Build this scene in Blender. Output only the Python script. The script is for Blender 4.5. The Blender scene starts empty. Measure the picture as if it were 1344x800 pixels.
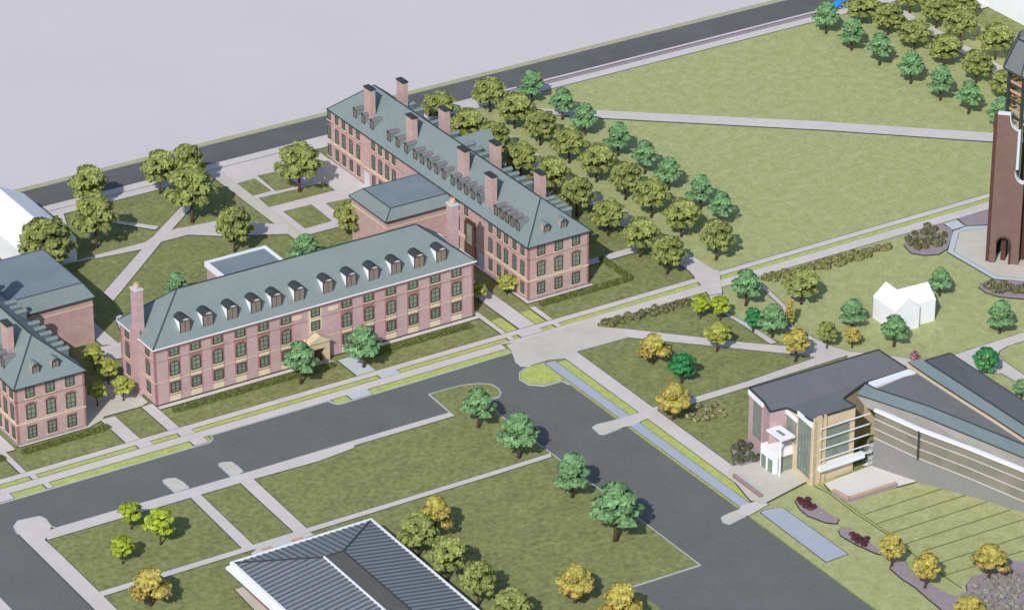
import bpy, math, random
from mathutils import Vector, Matrix
rnd = random.Random(11)
S = bpy.context.scene
COL = S.collection
R = math.radians

# ------------------------------------------------------------------ camera / survey
F = 5000.0; PIT = R(26.96); YAW = R(32.16); CH = 350.0
fw = Vector((math.sin(YAW)*math.cos(PIT), math.cos(YAW)*math.cos(PIT), -math.sin(PIT)))
rt = Vector((math.cos(YAW), -math.sin(YAW), 0))
up = rt.cross(fw)
CAM = -fw*(CH/math.sin(PIT))
cam = bpy.data.objects.new('camera', bpy.data.cameras.new('camera')); COL.objects.link(cam)
cam.data.sensor_width = 36; cam.data.lens = F/1344*36
cam.data.clip_start = 5; cam.data.clip_end = 5000
M = Matrix((rt, up, -fw)).transposed().to_4x4(); M.translation = CAM
cam.matrix_world = M
S.camera = cam

def at(px, py, z=0.0):
    """survey: the plan point at height z seen at this point of the photograph"""
    d = fw + rt*((px-672)/F) - up*((py-400)/F)
    t = (z-CH)/d.z
    return (CAM.x+t*d.x, CAM.y+t*d.y)
def ats(*pp, z=0.0): return [at(p[0], p[1], z) for p in pp]
def pr(x, y, z=0.0):
    v = Vector((x, y, z))-CAM
    c = v.dot(fw)
    return (672+F*v.dot(rt)/c, 400-F*v.dot(up)/c)
def bis(f, lo, hi):
    a = f(lo)
    for _ in range(50):
        m = (lo+hi)/2
        if (f(m) > 0) == (a > 0): lo = m
        else: hi = m
    return lo
def zat(py, x, y): return bis(lambda z: pr(x, y, z)[1]-py, -5, 120)
def x_on(px, y, z, lo=-200, hi=200): return bis(lambda x: pr(x, y, z)[0]-px, lo, hi)
def y_on(px, x, z, lo=-200, hi=200): return bis(lambda y: pr(x, y, z)[0]-px, lo, hi)
def z3(ox, oy, k, *pp): return ats(*[(ox+p[0]/k, oy+p[1]/k) for p in pp])

# ------------------------------------------------------------------ materials
MAT = {}
def mat(name, col, var=0.12, scale=0.5, rough=0.85, scale2=None, var2=0.0, col2=None, bump=0.0, metal=0.0, spec=0.3, stretch=None):
    m = bpy.data.materials.new(name); m.use_nodes = True
    nt = m.node_tree; N = nt.nodes; L = nt.links
    b = N['Principled BSDF']; b.inputs['Roughness'].default_value = rough; b.inputs['Metallic'].default_value = metal
    b.inputs['Specular IOR Level'].default_value = spec
    tc = N.new('ShaderNodeTexCoord'); src = tc.outputs['Object']
    if stretch:
        mp = N.new('ShaderNodeMapping'); mp.inputs['Scale'].default_value = stretch; L.new(src, mp.inputs[0]); src = mp.outputs[0]
    n = N.new('ShaderNodeTexNoise'); n.inputs['Scale'].default_value = scale; n.inputs['Detail'].default_value = 6; n.inputs['Roughness'].default_value = 0.65
    L.new(src, n.inputs['Vector'])
    r = N.new('ShaderNodeValToRGB'); r.color_ramp.elements[0].position = 0.3; r.color_ramp.elements[1].position = 0.7
    c2 = col2 or tuple(min(1, c*(1+var)) for c in col)
    c1 = tuple(c*(1-var) for c in col)
    r.color_ramp.elements[0].color = (*c1, 1); r.color_ramp.elements[1].color = (*c2, 1)
    L.new(n.outputs['Fac'], r.inputs[0]); out = r.outputs[0]
    if scale2:
        n2 = N.new('ShaderNodeTexNoise'); n2.inputs['Scale'].default_value = scale2; n2.inputs['Detail'].default_value = 4
        L.new(src, n2.inputs['Vector'])
        mr = N.new('ShaderNodeMapRange'); mr.inputs[1].default_value = .3; mr.inputs[2].default_value = .7
        mr.inputs[3].default_value = 1-var2; mr.inputs[4].default_value = 1+var2
        L.new(n2.outputs['Fac'], mr.inputs[0])
        mx = N.new('ShaderNodeVectorMath'); mx.operation = 'SCALE'; L.new(out, mx.inputs[0]); L.new(mr.outputs[0], mx.inputs['Scale']); out = mx.outputs[0]
    L.new(out, b.inputs['Base Color'])
    if bump:
        bp = N.new('ShaderNodeBump'); bp.inputs['Strength'].default_value = bump; bp.inputs['Distance'].default_value = .1
        L.new(n.outputs['Fac'], bp.inputs['Height']); L.new(bp.outputs[0], b.inputs['Normal'])
    MAT[name] = m
    return m
def srgb(r, g, b):
    f = lambda c: (c/255/12.92) if c < 11 else ((c/255+.055)/1.055)**2.4
    return (f(r), f(g), f(b))
K = 1.0
def sc(r, g, b, k=None):
    k = K if k is None else k
    return tuple(min(.88, c*k/w) for c, w in zip(srgb(r, g, b), (.97, 1.01, 1.11)))

mat('ground', sc(203, 201, 211), .03, .02)
mat('asphalt', sc(106, 110, 113), .07, .12, .9, 1.2, .07)
mat('far_asphalt', sc(97, 101, 106), .10, .25, .9, 0.05, .10)
mat('concrete', sc(203, 200, 206), .05, .5, .9, 0.09, .05)
mat('plaza', sc(196, 195, 191), .05, .4, .9, .1, .05)
mat('pale_paving', sc(190, 202, 216), .05, .5, .8)
mat('stage_paving', sc(214, 216, 220), .04, .5, .8)
mat('kerb', sc(184, 192, 206), .08, .5, .9)
mat('lawn', sc(127, 136, 86), .34, .9, .95, .22, .10, col2=sc(147, 155, 106))
mat('light_lawn', sc(163, 173, 116), .14, .4, .95, 1.4, .12, col2=sc(176, 183, 138))
mat('lime_lawn', sc(175, 188, 110), .15, .6, .95, 2, .12)
mat('verge', sc(170, 172, 146), .1, .5)
mat('soil', sc(64, 66, 58), .3, 1, .95)
mat('terrace_stone', sc(96, 104, 62), .2, 1, .95)
mat('mulch', sc(152, 142, 154), .14, 1.5, .95, 5, .15)
mat('water', sc(171, 181, 203), .04, .3, .35, spec=.4)
mat('brick', sc(184, 158, 160), .10, .25, .9, 1.3, .10, stretch=(1, 1, 2.6))
mat('brick_lilac', sc(184, 158, 167), .10, .25, .9, 1.3, .10, stretch=(1, 1, 2.6))
mat('brick_red', sc(150, 114, 116), .14, .6, .9, 3, .1)
mat('brown_brick', sc(114, 94, 92), .10, .3, .9, 1.5, .10, stretch=(1, 1, 2))
mat('dark_brick', sc(84, 60, 56), .15, .4, .9)
mat('cream', sc(212, 201, 180), .08, .8, .85)
mat('tan_stone', sc(202, 188, 166), .10, .7, .85, 3, .07)
mat('copper_roof', sc(124, 139, 144), .05, .12, .65, 1.1, .05)
mat('flat_roof', sc(122, 138, 152), .07, .25, .7, .1, .06)
mat('slate', sc(116, 119, 126), .06, .15, .75, 1.1, .06)
mat('teal_roof', sc(108, 124, 134), .07, .3, .5, stretch=(3, .3, 1))
mat('beige_roof', sc(152, 149, 148), .06, .4, .8)
mat('grey_wall', sc(130, 132, 138), .04, .15, .8, 1, .04)
mat('dark_trim', sc(58, 66, 70), .2, 1, .6)
mat('window_frame', sc(72, 64, 66), .15, 1, .6)
mat('white', (.83, .85, .9), .03, .3, .7)
mat('white_metal', (.78, .81, .86), .03, .5, .4)
mat('glass', sc(110, 132, 124), .2, .4, .2, spec=.5, col2=sc(142, 160, 146))
mat('dormer_glass', sc(134, 124, 120), .12, .8, .3, spec=.4)
mat('curtain_glass', sc(120, 121, 114), .14, .12, .15, spec=.5, col2=sc(142, 140, 136))
mat('steel', sc(140, 146, 154), .15, 1, .4, metal=.3)
mat('metal_roof', sc(128, 136, 147), .06, .3, .5)
mat('metal_rib', sc(84, 91, 102), .08, .5, .5)
mat('roof_deck', sc(92, 93, 96), .12, .9, .9)
mat('terracotta', sc(196, 166, 146), .12, 1, .8)
mat('bark', sc(84, 66, 60), .25, 2, .95)
mat('bronze', sc(170, 132, 100), .15, 1, .5, metal=.3)
mat('blue_paint', sc(50, 140, 220), .05, 1, .35, spec=.5)
mat('tyre', sc(35, 35, 38), .1, 2, .9)
mat('door_wood', sc(92, 70, 60), .15, 1, .6)

def leaf(name, col, var=.46, rough=.7):
    m = bpy.data.materials.new(name); m.use_nodes = True
    nt = m.node_tree; N = nt.nodes; L = nt.links
    b = N['Principled BSDF']; b.inputs['Roughness'].default_value = rough; b.inputs['Specular IOR Level'].default_value = .25
    a = N.new('ShaderNodeAttribute'); a.attribute_name = 'tone'
    r = N.new('ShaderNodeValToRGB')
    r.color_ramp.elements[0].color = (*[c*(1-var) for c in col], 1); r.color_ramp.elements[1].color = (*[min(1, c*(1+var)) for c in col], 1)
    L.new(a.outputs['Fac'], r.inputs[0]); L.new(r.outputs[0], b.inputs['Base Color'])
    MAT[name] = m
leaf('leaf_olive', sc(134, 145, 84)); leaf('leaf_green', sc(108, 148, 104)); leaf('leaf_emerald', sc(54, 128, 76))
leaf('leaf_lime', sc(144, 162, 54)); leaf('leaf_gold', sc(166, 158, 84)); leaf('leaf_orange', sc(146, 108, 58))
leaf('leaf_young', sc(148, 158, 78)); leaf('leaf_shrub', sc(126, 130, 84)); leaf('leaf_dark', sc(84, 88, 72))
leaf('leaf_grey', sc(136, 136, 132)); leaf('leaf_wine', sc(84, 48, 60)); leaf('leaf_hedge', sc(104, 114, 62)); leaf('leaf_pink', sc(150, 100, 124))
leaf('leaf_blossom', sc(160, 164, 142))

# ------------------------------------------------------------------ mesh helpers
class MB:
    def __init__(s): s.v = []; s.f = []; s.mi = []; s.tone = []
    def face(s, pts, mi=0):
        n = len(s.v); s.v += [tuple(p) for p in pts]; s.f.append(tuple(range(n, n+len(pts)))); s.mi.append(mi)
    def box(s, x0, x1, y0, y1, z0, z1, mi=0):
        x0, x1 = min(x0, x1), max(x0, x1); y0, y1 = min(y0, y1), max(y0, y1)
        s.prism([(x0, y0), (x1, y0), (x1, y1), (x0, y1)], z0, z1, mi)
    def prism(s, poly, z0, z1, mi=0, bottom=True):
        a = sum(poly[i][0]*poly[(i+1) % len(poly)][1]-poly[(i+1) % len(poly)][0]*poly[i][1] for i in range(len(poly)))
        if a < 0: poly = poly[::-1]
        n = len(s.v); k = len(poly)
        s.v += [(p[0], p[1], z0) for p in poly]+[(p[0], p[1], z1) for p in poly]
        s.f.append(tuple(range(n+k, n+2*k))); s.mi.append(mi)
        if bottom: s.f.append(tuple(range(n+k-1, n-1, -1))); s.mi.append(mi)
        for i in range(k):
            j = (i+1) % k
            s.f.append((n+i, n+j, n+k+j, n+k+i)); s.mi.append(mi)
    def hexa(s, lo, hi, mi=0):
        """eight corners: lower quad, upper quad (3-D points, same winding)"""
        n = len(s.v); k = len(lo); s.v += [tuple(p) for p in lo]+[tuple(p) for p in hi]
        s.f.append(tuple(range(n+k, n+2*k))); s.f.append(tuple(range(n+k-1, n-1, -1))); s.mi += [mi, mi]
        for i in range(k):
            j = (i+1) % k; s.f.append((n+i, n+j, n+k+j, n+k+i)); s.mi.append(mi)
    def slab(s, pts, th, mi=0):
        s.hexa([(p[0], p[1], p[2]-th) for p in pts], pts, mi)
    def bar(s, a, b, w, h=None, mi=0):
        a = Vector(a); b = Vector(b); h = w if h is None else h
        d = (b-a).normalized(); sd = d.cross(Vector((0, 0, 1)))
        sd = Vector((1, 0, 0)) if sd.length < 1e-4 else sd.normalized()
        u = sd.cross(d).normalized()
        q = lambda c: [c-sd*w/2-u*h/2, c+sd*w/2-u*h/2, c+sd*w/2+u*h/2, c-sd*w/2+u*h/2]
        s.hexa(q(a), q(b), mi)
    def tube(s, pts, rad, n=7, mi=0):
        rings = []
        for i, p in enumerate(pts):
            p = Vector(p); d = (Vector(pts[min(i+1, len(pts)-1)])-Vector(pts[max(i-1, 0)])).normalized()
            a = d.orthogonal().normalized() if abs(d.z) < .95 else Vector((1, 0, 0)); a = (a-d*a.dot(d)).normalized(); b = d.cross(a)
            r = rad[i] if isinstance(rad, (list, tuple)) else rad
            rings.append(len(s.v))
            s.v += [tuple(p+a*r*math.cos(2*math.pi*k/n)+b*r*math.sin(2*math.pi*k/n)) for k in range(n)]
        for i in range(len(rings)-1):
            for k in range(n):
                s.f.append((rings[i]+k, rings[i]+(k+1) % n, rings[i+1]+(k+1) % n, rings[i+1]+k)); s.mi.append(mi)
        s.f.append(tuple(rings[-1]+k for k in range(n))); s.mi.append(mi)
        s.f.append(tuple(rings[0]+k for k in reversed(range(n)))); s.mi.append(mi)
    def mesh(s, name, mats, off=(0, 0, 0), smooth=False):
        me = bpy.data.meshes.new(name)
        me.from_pydata([(v[0]-off[0], v[1]-off[1], v[2]-off[2]) for v in s.v], [], s.f)
        for m in (mats if isinstance(mats, (list, tuple)) else [mats]): me.materials.append(MAT[m] if isinstance(m, str) else m)
        me.polygons.foreach_set('material_index', s.mi)
        if s.tone:
            at_ = me.attributes.new('tone', 'FLOAT', 'FACE'); at_.data.foreach_set('value', s.tone)
        if smooth: me.polygons.foreach_set('use_smooth', [True]*len(me.polygons))
        me.update(); return me
    def build(s, name, mats, parent=None, off=None, smooth=False):
        off = off if off is not None else ((parent_off(parent)) if parent else (0, 0, 0))
        o = bpy.data.objects.new(name, s.mesh(name, mats, off, smooth)); COL.objects.link(o)
        if parent: o.parent = parent
        return o
OFF = {}
def parent_off(p): return OFF.get(p, (0, 0, 0))
def thing(name, label, cat, loc, group=None, rz=0):
    o = bpy.data.objects.new(name, None); COL.objects.link(o); o.location = loc; o.rotation_euler.z = rz
    o.empty_display_size = .5
    o['label'] = label; o['category'] = cat
    if group: o['group'] = group
    OFF[o] = tuple(loc)
    return o
def tag(o, label, cat, group=None):
    o['label'] = label; o['category'] = cat
    if group: o['group'] = group
    return o
def part(mb, name, m, parent, smooth=False):
    """part (or sub-part) built in world coordinates; its origin is its thing's origin"""
    o = mb.build(name, m, None, off=OFF[parent], smooth=smooth); o.parent = parent
    OFF[o] = OFF[parent]
    return o
def struct(o): o['kind'] = 'structure'; return o
def inst(me, name, parent, loc=(0, 0, 0), rz=0, scale=None):
    o = bpy.data.objects.new(name, me); COL.objects.link(o); o.parent = parent; o.location = loc; o.rotation_euler.z = rz
    if scale: o.scale = scale
    return o
def based(mb, name, m, loc, smooth=False):
    """a single-mesh thing with its origin at its base"""
    o = mb.build(name, m, None, off=loc, smooth=smooth); o.location = loc; return o

# ------------------------------------------------------------------ ground sheets
def offset(poly, d):
    n = len(poly)
    a = sum(poly[i][0]*poly[(i+1) % n][1]-poly[(i+1) % n][0]*poly[i][1] for i in range(n))
    if a < 0: poly = poly[::-1]
    out = []
    for i in range(n):
        p0, p1, p2 = Vector(poly[i-1]), Vector(poly[i]), Vector(poly[(i+1) % n])
        e1 = (p1-p0).normalized(); e2 = (p2-p1).normalized()
        n1 = Vector((e1.y, -e1.x)); n2 = Vector((e2.y, -e2.x))
        b = n1+n2
        if b.length < 1e-3: b = n1
        b = b.normalized(); k = d/max(.5, b.dot(n1))
        out.append((p1.x+b.x*k, p1.y+b.y*k))
    return out
GL = 0.12      # level of lawns and walks
ZC = [0.134]
EZ = [0.126]
def sheet(name, poly, m, z=None, edge=.18, over=False):
    poly = [tuple(p) for p in poly]
    if z is None: z = ZC[0]; ZC[0] += .002
    b = MB()
    a = sum(poly[i][0]*poly[(i+1) % len(poly)][1]-poly[(i+1) % len(poly)][0]*poly[i][1] for i in range(len(poly)))
    if a < 0: poly = poly[::-1]
    b.face([(p[0], p[1], z) for p in poly])
    o = struct(b.build(name, m))
    if edge:
        e = MB(); EZ[0] += .0001
        ez = z-.001 if over else EZ[0]
        e.face([(p[0], p[1], ez) for p in offset(poly, edge)])
        struct(e.build('soil_edging', 'soil'))
    return o
def rect(x0, x1, y0, y1): return [(x0, y0), (x1, y0), (x1, y1), (x0, y1)]
def arc(cx, cy, r, a0, a1, n=8, ry=None):
    ry = ry or r
    return [(cx+r*math.cos(R(a0+(a1-a0)*i/n)), cy+ry*math.sin(R(a0+(a1-a0)*i/n))) for i in range(n+1)]
def kerb(pts, closed=False, w=.22, z1=.15, m='kerb'):
    b = MB(); n = len(pts)
    for i in range(n if closed else n-1):
        p, q = pts[i], pts[(i+1) % n]
        b.bar((p[0], p[1], z1/2), (q[0], q[1], z1/2), w, z1-.002*(i % 2))
    return struct(b.build('kerb', m))

b = MB(); b.face([(-1500, -1200, -.06), (1800, -1200, -.06), (1800, 2000, -.06), (-1500, 2000, -.06)]); struct(b.build('ground', 'ground'))
# streets
sheet('road', rect(-420, 14, -420, -14), 'asphalt', 0.0, 0)
sheet('far_road', rect(-420, 420, 92.6, 101.5), 'far_asphalt', 0.02, 0)
sheet('road_verge', rect(-420, 420, 101.5, 103.3), 'verge', 0.03, 0)

# campus lawn slabs (their sides are the kerb faces)
kx = at(742, 501)[0]
notch0 = at(283, 577)[0]; notch1 = at(436, 530)[0]
b = MB()
north = [(-420, -18.1), (notch0-1.4, -18.1), (notch0-.4, -17.6), (notch0, -15.8), (notch1, -15.8), (notch1+.6, -17.6), (notch1+1.4, -18.1)]
isl = z3(540, 440, 5.714, (740, 140), (720, 108))
north += [at(665, 465), at(672, 462), at(677, 475), at(684, 480.5), at(697, 480), at(690, 483), at(682, 489), at(682, 498), at(694, 505), at(715, 506.5), at(738, 500)]
north += [(kx, -35), (kx, -420), (420, -420), (420, 92.2), (-420, 92.2)]
b.prism(north, -.05, GL); struct(b.build('lawn', 'lawn'))
kerb(north[:-4])
# south block
W0 = -121.4
southb = [(-124.6, -420), (-124.6, -30), (-124.0, -27), (-122.5, -25.6)]
southb += ats((52, 677.5), (60, 681), (68, 691)) + [at(74, 692.8), at(340, 615.8), at(464.8, 578.5), at(590.8, 541.6), at(562.8, 517.5)]
southb += ats((606.5, 505.6), (630, 503.4), (645, 504.7), (654, 510), (658, 516), (655, 521), (644, 523.5), (652, 541.5), (664, 551), (722, 594), (842, 683), (919, 741.5), (830, 770))
southb += [(at(830, 770)[0], -420)]
b = MB(); b.prism(southb, -.05, GL); struct(b.build('lawn', 'lawn'))
kerb(southb[1:-1])
# far-left verge beyond the side street
b = MB(); xl = at(8, 793)[0]
b.prism(rect(-420, xl, -420, -46), -.05, GL); struct(b.build('lawn', 'concrete')); kerb([(xl, -420), (xl, -46)])

# tinted lawns
def lawn(poly, m, z=.122): return sheet('lawn', poly, m, z, 0)
lawn(rect(43.4, 179, -16.4, 86.9), 'light_lawn', .1225)                       # the mall
p_e = [at(934, 396), at(960, 412), at(983, 428), at(1012, 444), at(1040, 455), at(1094, 462), at(1120, 465), at(1200, 474), (36, -84), (36, -140), (250, -140), (250, -16.5), (32, -16.5)]
lawn(p_e, 'light_lawn', .1235)
lawn(rect(kx+.15, at(882, 600)[0], -420, -27), 'lime_lawn', .1228)
lawn(rect(at(901, 600)[0], -3.75, -91, -26), 'lime_lawn', .1228)
lawn(ats((697, 480.5), (690, 484), (683.5, 489.5), (683.5, 497.5), (694, 504), (715, 505), (738, 499), (726, 484), (716, 476)), 'lime_lawn', .1242)
lawn([at(1061, 634), at(1000, 665), (-5.2, -91.5), (-5.2, -300), (120, -300), (120, -95), (30, -95)], 'light_lawn', .1246)
lawn([(kx+.15, -93), (-5.2, -93), (-5.2, -300), (kx+.15, -300)], 'light_lawn', .1250)

# north side of the street: walk, strip, walk, strip
sheet('walk', rect(-420, 260, -11.75, -10.05), 'concrete')
sheet('walk', rect(-420, at(668, 460)[0], -15.75, -13.4), 'concrete')
sheet('walk', [(at(668, 460)[0]-.5, -13.4), (260, -13.2), (260, -16.3), at(784, 425), (-4, -15.75)], 'concrete')
for x0, x1 in ((-420, 260),): lawn(rect(x0, x1, -13.35, -11.8), 'lime_lawn', .1226)
lawn(rect(-119.6, notch0-.9, -17.95, -15.8), 'lime_lawn', .1227)
lawn(rect(notch1+.8, at(668, 460)[0]+.3, -17.95, -15.8), 'lime_lawn', .1227)
lawn(ats((790, 424), (905, 391.5), (930, 397), (1012, 444), (1000, 450), (980, 448.5), (822, 431.5), (785, 429)), 'lawn', .1255)

# wide plaza at the corner and the paths that leave it
sheet('plaza', ats((664, 453), (780, 419.8), (784, 425), (785, 429), (821.5, 432), (826, 443), (757, 462), (742, 471), (720, 473), (697, 479.8), (684, 480), (677.5, 475), (672, 462)), 'plaza')
xp0, xp1 = -3.75, -0.5
sheet('promenade', [at(742, 471), at(757, 462), (xp1, -120), (xp1, -79), (xp0, -79.5)][:2]+[(xp1, -90), (xp0, -92.6)], 'concrete')
sheet('path', ats((819, 431.7), (980, 450), (1033, 454.6), (1060, 457), (1094, 461), (1118, 462.4), (1118, 467), (1075, 470), (1038, 465), (950, 456), (822, 443)), 'concrete')
sheet('path', ats((905, 523.5), (911, 521.7), (980, 501), (1073, 468.6), (1096, 461.5), (1118, 465), (980, 508.8), (911, 530), (905, 532)), 'concrete')
sheet('path', ats((865, 536), (905, 523), (905, 532), (880, 541)), 'concrete')
sheet('path', ats((998, 370), (1031, 401), (1038, 412), (1041, 428), (1069.5, 445), (1094, 455.5), (1118, 462.5), (1070, 463), (1055, 452), (1031, 428), (1027, 404), (992, 372)), 'concrete')
sheet('path', ats((931, 389), (948, 386), (941, 396), (946, 406), (983, 426), (1020, 450), (1011, 452), (975, 427), (938, 405), (934, 397)), 'concrete')
sheet('path', ats((1118, 462), (1160, 466), (1200, 472), (1200, 482), (1110, 472)), 'concrete')
sheet('path', z3(1140, 440, 5.716, (640, 150), (900, 65), (1100, 0), (1500, -130), (1500, -70), (1166, 45), (1040, 85), (980, 120), (975, 150), (1020, 200), (1166, 300), (1500, 520), (1500, 640), (1130, 365), (1000, 290), (880, 285), (850, 285)), 'concrete')
# bioswale channel
cx0, cx1 = at(882, 600)[0], at(901, 600)[0]
sheet('water', rect(cx0, cx1, -93.5, -25.1), 'water', None, .13)
sheet('water', z3(940, 580, 3.327, (205, 300), (285, 285), (575, 490), (480, 525), (195, 310)), 'water')
sheet('walk', z3(640, 380, 3.635, (640, 615), (820, 555), (800, 600), (690, 650), (640, 660)), 'concrete')
sheet('walk', ats((972, 664), (1003, 655), (1008, 663), (983, 677), (968, 676)), 'concrete')
# concrete tongues in the street
def tongue(poly):
    b = MB(); b.prism(poly, -.02, .14); struct(b.build('concrete_island', 'plaza'))
    kerb(poly, True, .2, .16)
tongue(z3(640, 380, 3.635, (500, 658), (520, 645), (640, 617), (690, 640), (560, 690), (535, 690)))
tongue(z3(940, 580, 3.327, (22, 332), (38, 320), (125, 286), (140, 318), (60, 358), (30, 350)))
tongue(z3(200, 500, 5.714, (500, 620), (525, 612), (590, 608), (640, 640), (680, 680), (640, 705), (590, 715), (500, 632)))
tongue(z3(200, 500, 5.714, (80, 745), (110, 735), (170, 728), (230, 760), (275, 800), (170, 835), (85, 760)))
# south block walks
sheet('walk', [(-124.5, -420), (-124.5, -30), (-123.9, -27), (-122.4, -25.7)]+ats((52, 678), (60, 681.5), (67.5, 691.5), (59, 709))+[(-121.2, -40), (-121.2, -420)], 'concrete')
sheet('walk', ats((59, 697.5), (74, 693), (340, 616), (465, 578.7), (465, 588), (420, 605), (330, 630), (62, 709)), 'concrete')
sheet('walk', ats((464, 579), (591, 541.8), (597.5, 546), (465, 585)), 'concrete')
sheet('path', ats((130, 777), (640, 621), (722.5, 595), (724, 600), (640, 626.5), (134, 783)), 'concrete')
sheet('path', z3(0, 580, 3.635, (893, 250), (940, 235), (1215, 498), (1165, 518)), 'concrete')
sheet('path', z3(300, 580, 3.635, (40, 182), (105, 165), (380, 420), (320, 440)), 'concrete')
sheet('paving', z3(300, 580, 3.635, (105, 535), (140, 505), (390, 432), (410, 445), (130, 545)), 'concrete')
sheet('paving', z3(300, 580, 3.635, (150, 512), (205, 497), (215, 507), (165, 522)), 'terracotta')
sheet('paving', z3(300, 580, 3.635, (225, 493), (290, 472), (300, 482), (235, 503)), 'pale_paving')
sheet('paving', z3(300, 580, 3.635, (295, 470), (350, 452), (360, 462), (305, 482)), 'terracotta')
sheet('patio', z3(300, 580, 3.635, (30, 705), (75, 690), (230, 830), (180, 860)), 'plaza')

# far walks
sheet('walk', rect(-420, at(652, 120)[0], 86.6, 92.1), 'concrete')
sheet('walk', rect(at(652, 120)[0], 300, 86.9, 89.6), 'concrete')
sheet('walk', rect(at(652, 120)[0], 300, 91.3, 92.15), 'concrete')
sheet('soil_edging', rect(-60, 4, 89.2, 89.4), 'soil', None, 0)
lawn(rect(at(652, 120)[0], 300, 89.6, 91.3), 'mulch', .1238)

# west quadrangle
qx0, qx1 = -22.2, -19.9
sheet('quad_walk', rect(-19.9, 3.4, 50.0, 86.7), 'concrete')
for poly in ([(185, 410), (310, 375), (430, 465), (300, 500)], [(335, 352), (500, 318), (640, 425), (470, 466)], [(345, 520), (830, 405), (910, 460), (420, 585)],
             [(530, 620), (735, 570), (885, 690), (690, 745)], [(850, 560), (1010, 525), (1120, 600), (950, 640)]):
    sheet('lawn', z3(280, 170, 5.714, *poly), 'lawn', None, .12, True)
sheet('quad_walk', rect(-22.6, -19.95, 45.5, 87.0), 'plaza', None, .14)
sheet('path', ats((136, 385), (203, 309), (238, 272), (268, 235), (284, 232), (249, 276), (213, 317), (148.6, 396)), 'concrete')
sheet('path', ats((91, 347), (110, 339.6), (190, 319), (205, 309), (232, 301), (289, 290), (378, 296), (378, 308), (290, 310.8), (247.6, 309), (214.6, 317.6), (184, 328.6)), 'concrete')
sheet('path', ats((126, 288), (157, 291), (209, 298), (203.6, 302.4), (154, 294.5)), 'concrete')
sheet('path', ats((75, 278), (82, 276), (88, 296), (79, 298)), 'concrete')
xs = at(113, 343)[0]
sheet('path', [(-78.4, 28), (-75.3, 27), (-75.3, 66), (-78.4, 66)], 'concrete')
sheet('path', ats((150.5, 416), (158, 413), (170, 430), (158, 434)), 'concrete')
sheet('path', [at(129.5, 457), at(166, 448), at(166, 470), at(135, 474)], 'concrete')
# court between two halls
sheet('court', [(-95.6, -.9), (-92.2, .4), at(136.5, 547.5), at(186, 534), (-81.6, 2), (-81.6, 14), (-95.6, 14)], 'plaza')
sheet('path', [(-92.6, .6), (-89.6, 0.4), (-89.6, -10.1), (-92.6, -10.1)], 'concrete')
sheet('path', rect(-83.6, -81.2, -10.1, 1), 'concrete')
for xa, xb in ((-91.4, -88.4), (-82.6, -79.6), (-38.6, -34.3)):
    sheet('walk', rect(xa, xb, -13.5, -11.7), 'pale_paving' if xa > -50 else 'concrete')
for xa, xb in ((notch0-4.6, notch0-1.6), (notch1+4, notch1+8.5)):
    sheet('walk', rect(xa, xb, -18, -15.7), 'pale_paving' if xa > -70 else 'concrete')
sheet('walk', rect(-114.6, -113.4, -10.2, -1), 'concrete'); sheet('walk', rect(-113.6, -112.4, -13.5, -11.7), 'concrete'); sheet('walk', rect(-112.8, -111.6, -18, -15.7), 'concrete')
sheet('walk', rect(-420, -119.6, -18, -15.7), 'concrete')
sheet('walk', rect(-81.0, -43.4, -1.8, -.7), 'concrete'); sheet('walk', rect(-37.5, -8.6, -1.8, -.7), 'concrete')
sheet('walk', rect(-114.4, -111.4, -1.4, 60), 'concrete'); sheet('walk', rect(-110.4, -95.4, -1.0, -.3), 'concrete')
sheet('entry_walk', rect(-42.1, -37.9, -10.1, -2.5), 'pale_paving')
# between front hall and long hall
sheet('path', rect(-4.6, -.9, -10.1, 26), 'concrete')
sheet('path', rect(-8.9, -7.8, -10.1, 12), 'concrete')
sheet('path', rect(2.1, 3.3, -10.1, -3.4), 'concrete')
sheet('walk', rect(2.7, 3.4, -1.2, 26), 'concrete'); sheet('walk', rect(2.7, 18.6, -1.6, -.9), 'concrete')
lawn(rect(-7.4, -5.0, -9.8, -3.9), 'lime_lawn', .1262); lawn(rect(-.5, 1.8, -9.8, -3.9), 'lime_lawn', .1262)
for xa, xb in ((-8.9, -7.8), (-6.2, -1.0), (2.1, 3.3)): sheet('walk', rect(xa, xb, -13.5, -11.7), 'concrete')
# oak walk and mall paths
sheet('oak_walk', rect(38.9, 43.4, -10.1, 86.9), 'concrete')
sheet('path', z3(560, 180, 3.635, (770, 590), (990, 527), (1020, 548), (770, 618)), 'concrete')
sheet('walk', ats((905, 357), (944, 356), (948, 386), (931, 389)), 'concrete')
sheet('path', ats((700, 143), (760, 147), (783, 146), (1080, 161), (1304, 176), (1420, 183), (1420, 194), (1304, 187.5), (1080, 172), (790, 156.5), (700, 150)), 'concrete')
sheet('oak_walk', [at(1150, 5), at(1160, 0), at(1330, 97), at(1330, 112)], 'concrete')
sheet('oak_walk', ats((1272, 3), (1282, -2), (1300, 9.5), (1288, 13)), 'concrete')
lawn([at(1258, -2), at(1275, -2), at(1345, 38), at(1400, 70), at(1400, 120), at(1330, 84)], 'lawn', .1266)
lawn(rect(16, 38.9, -10, 87), 'lawn', .1221)

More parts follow.
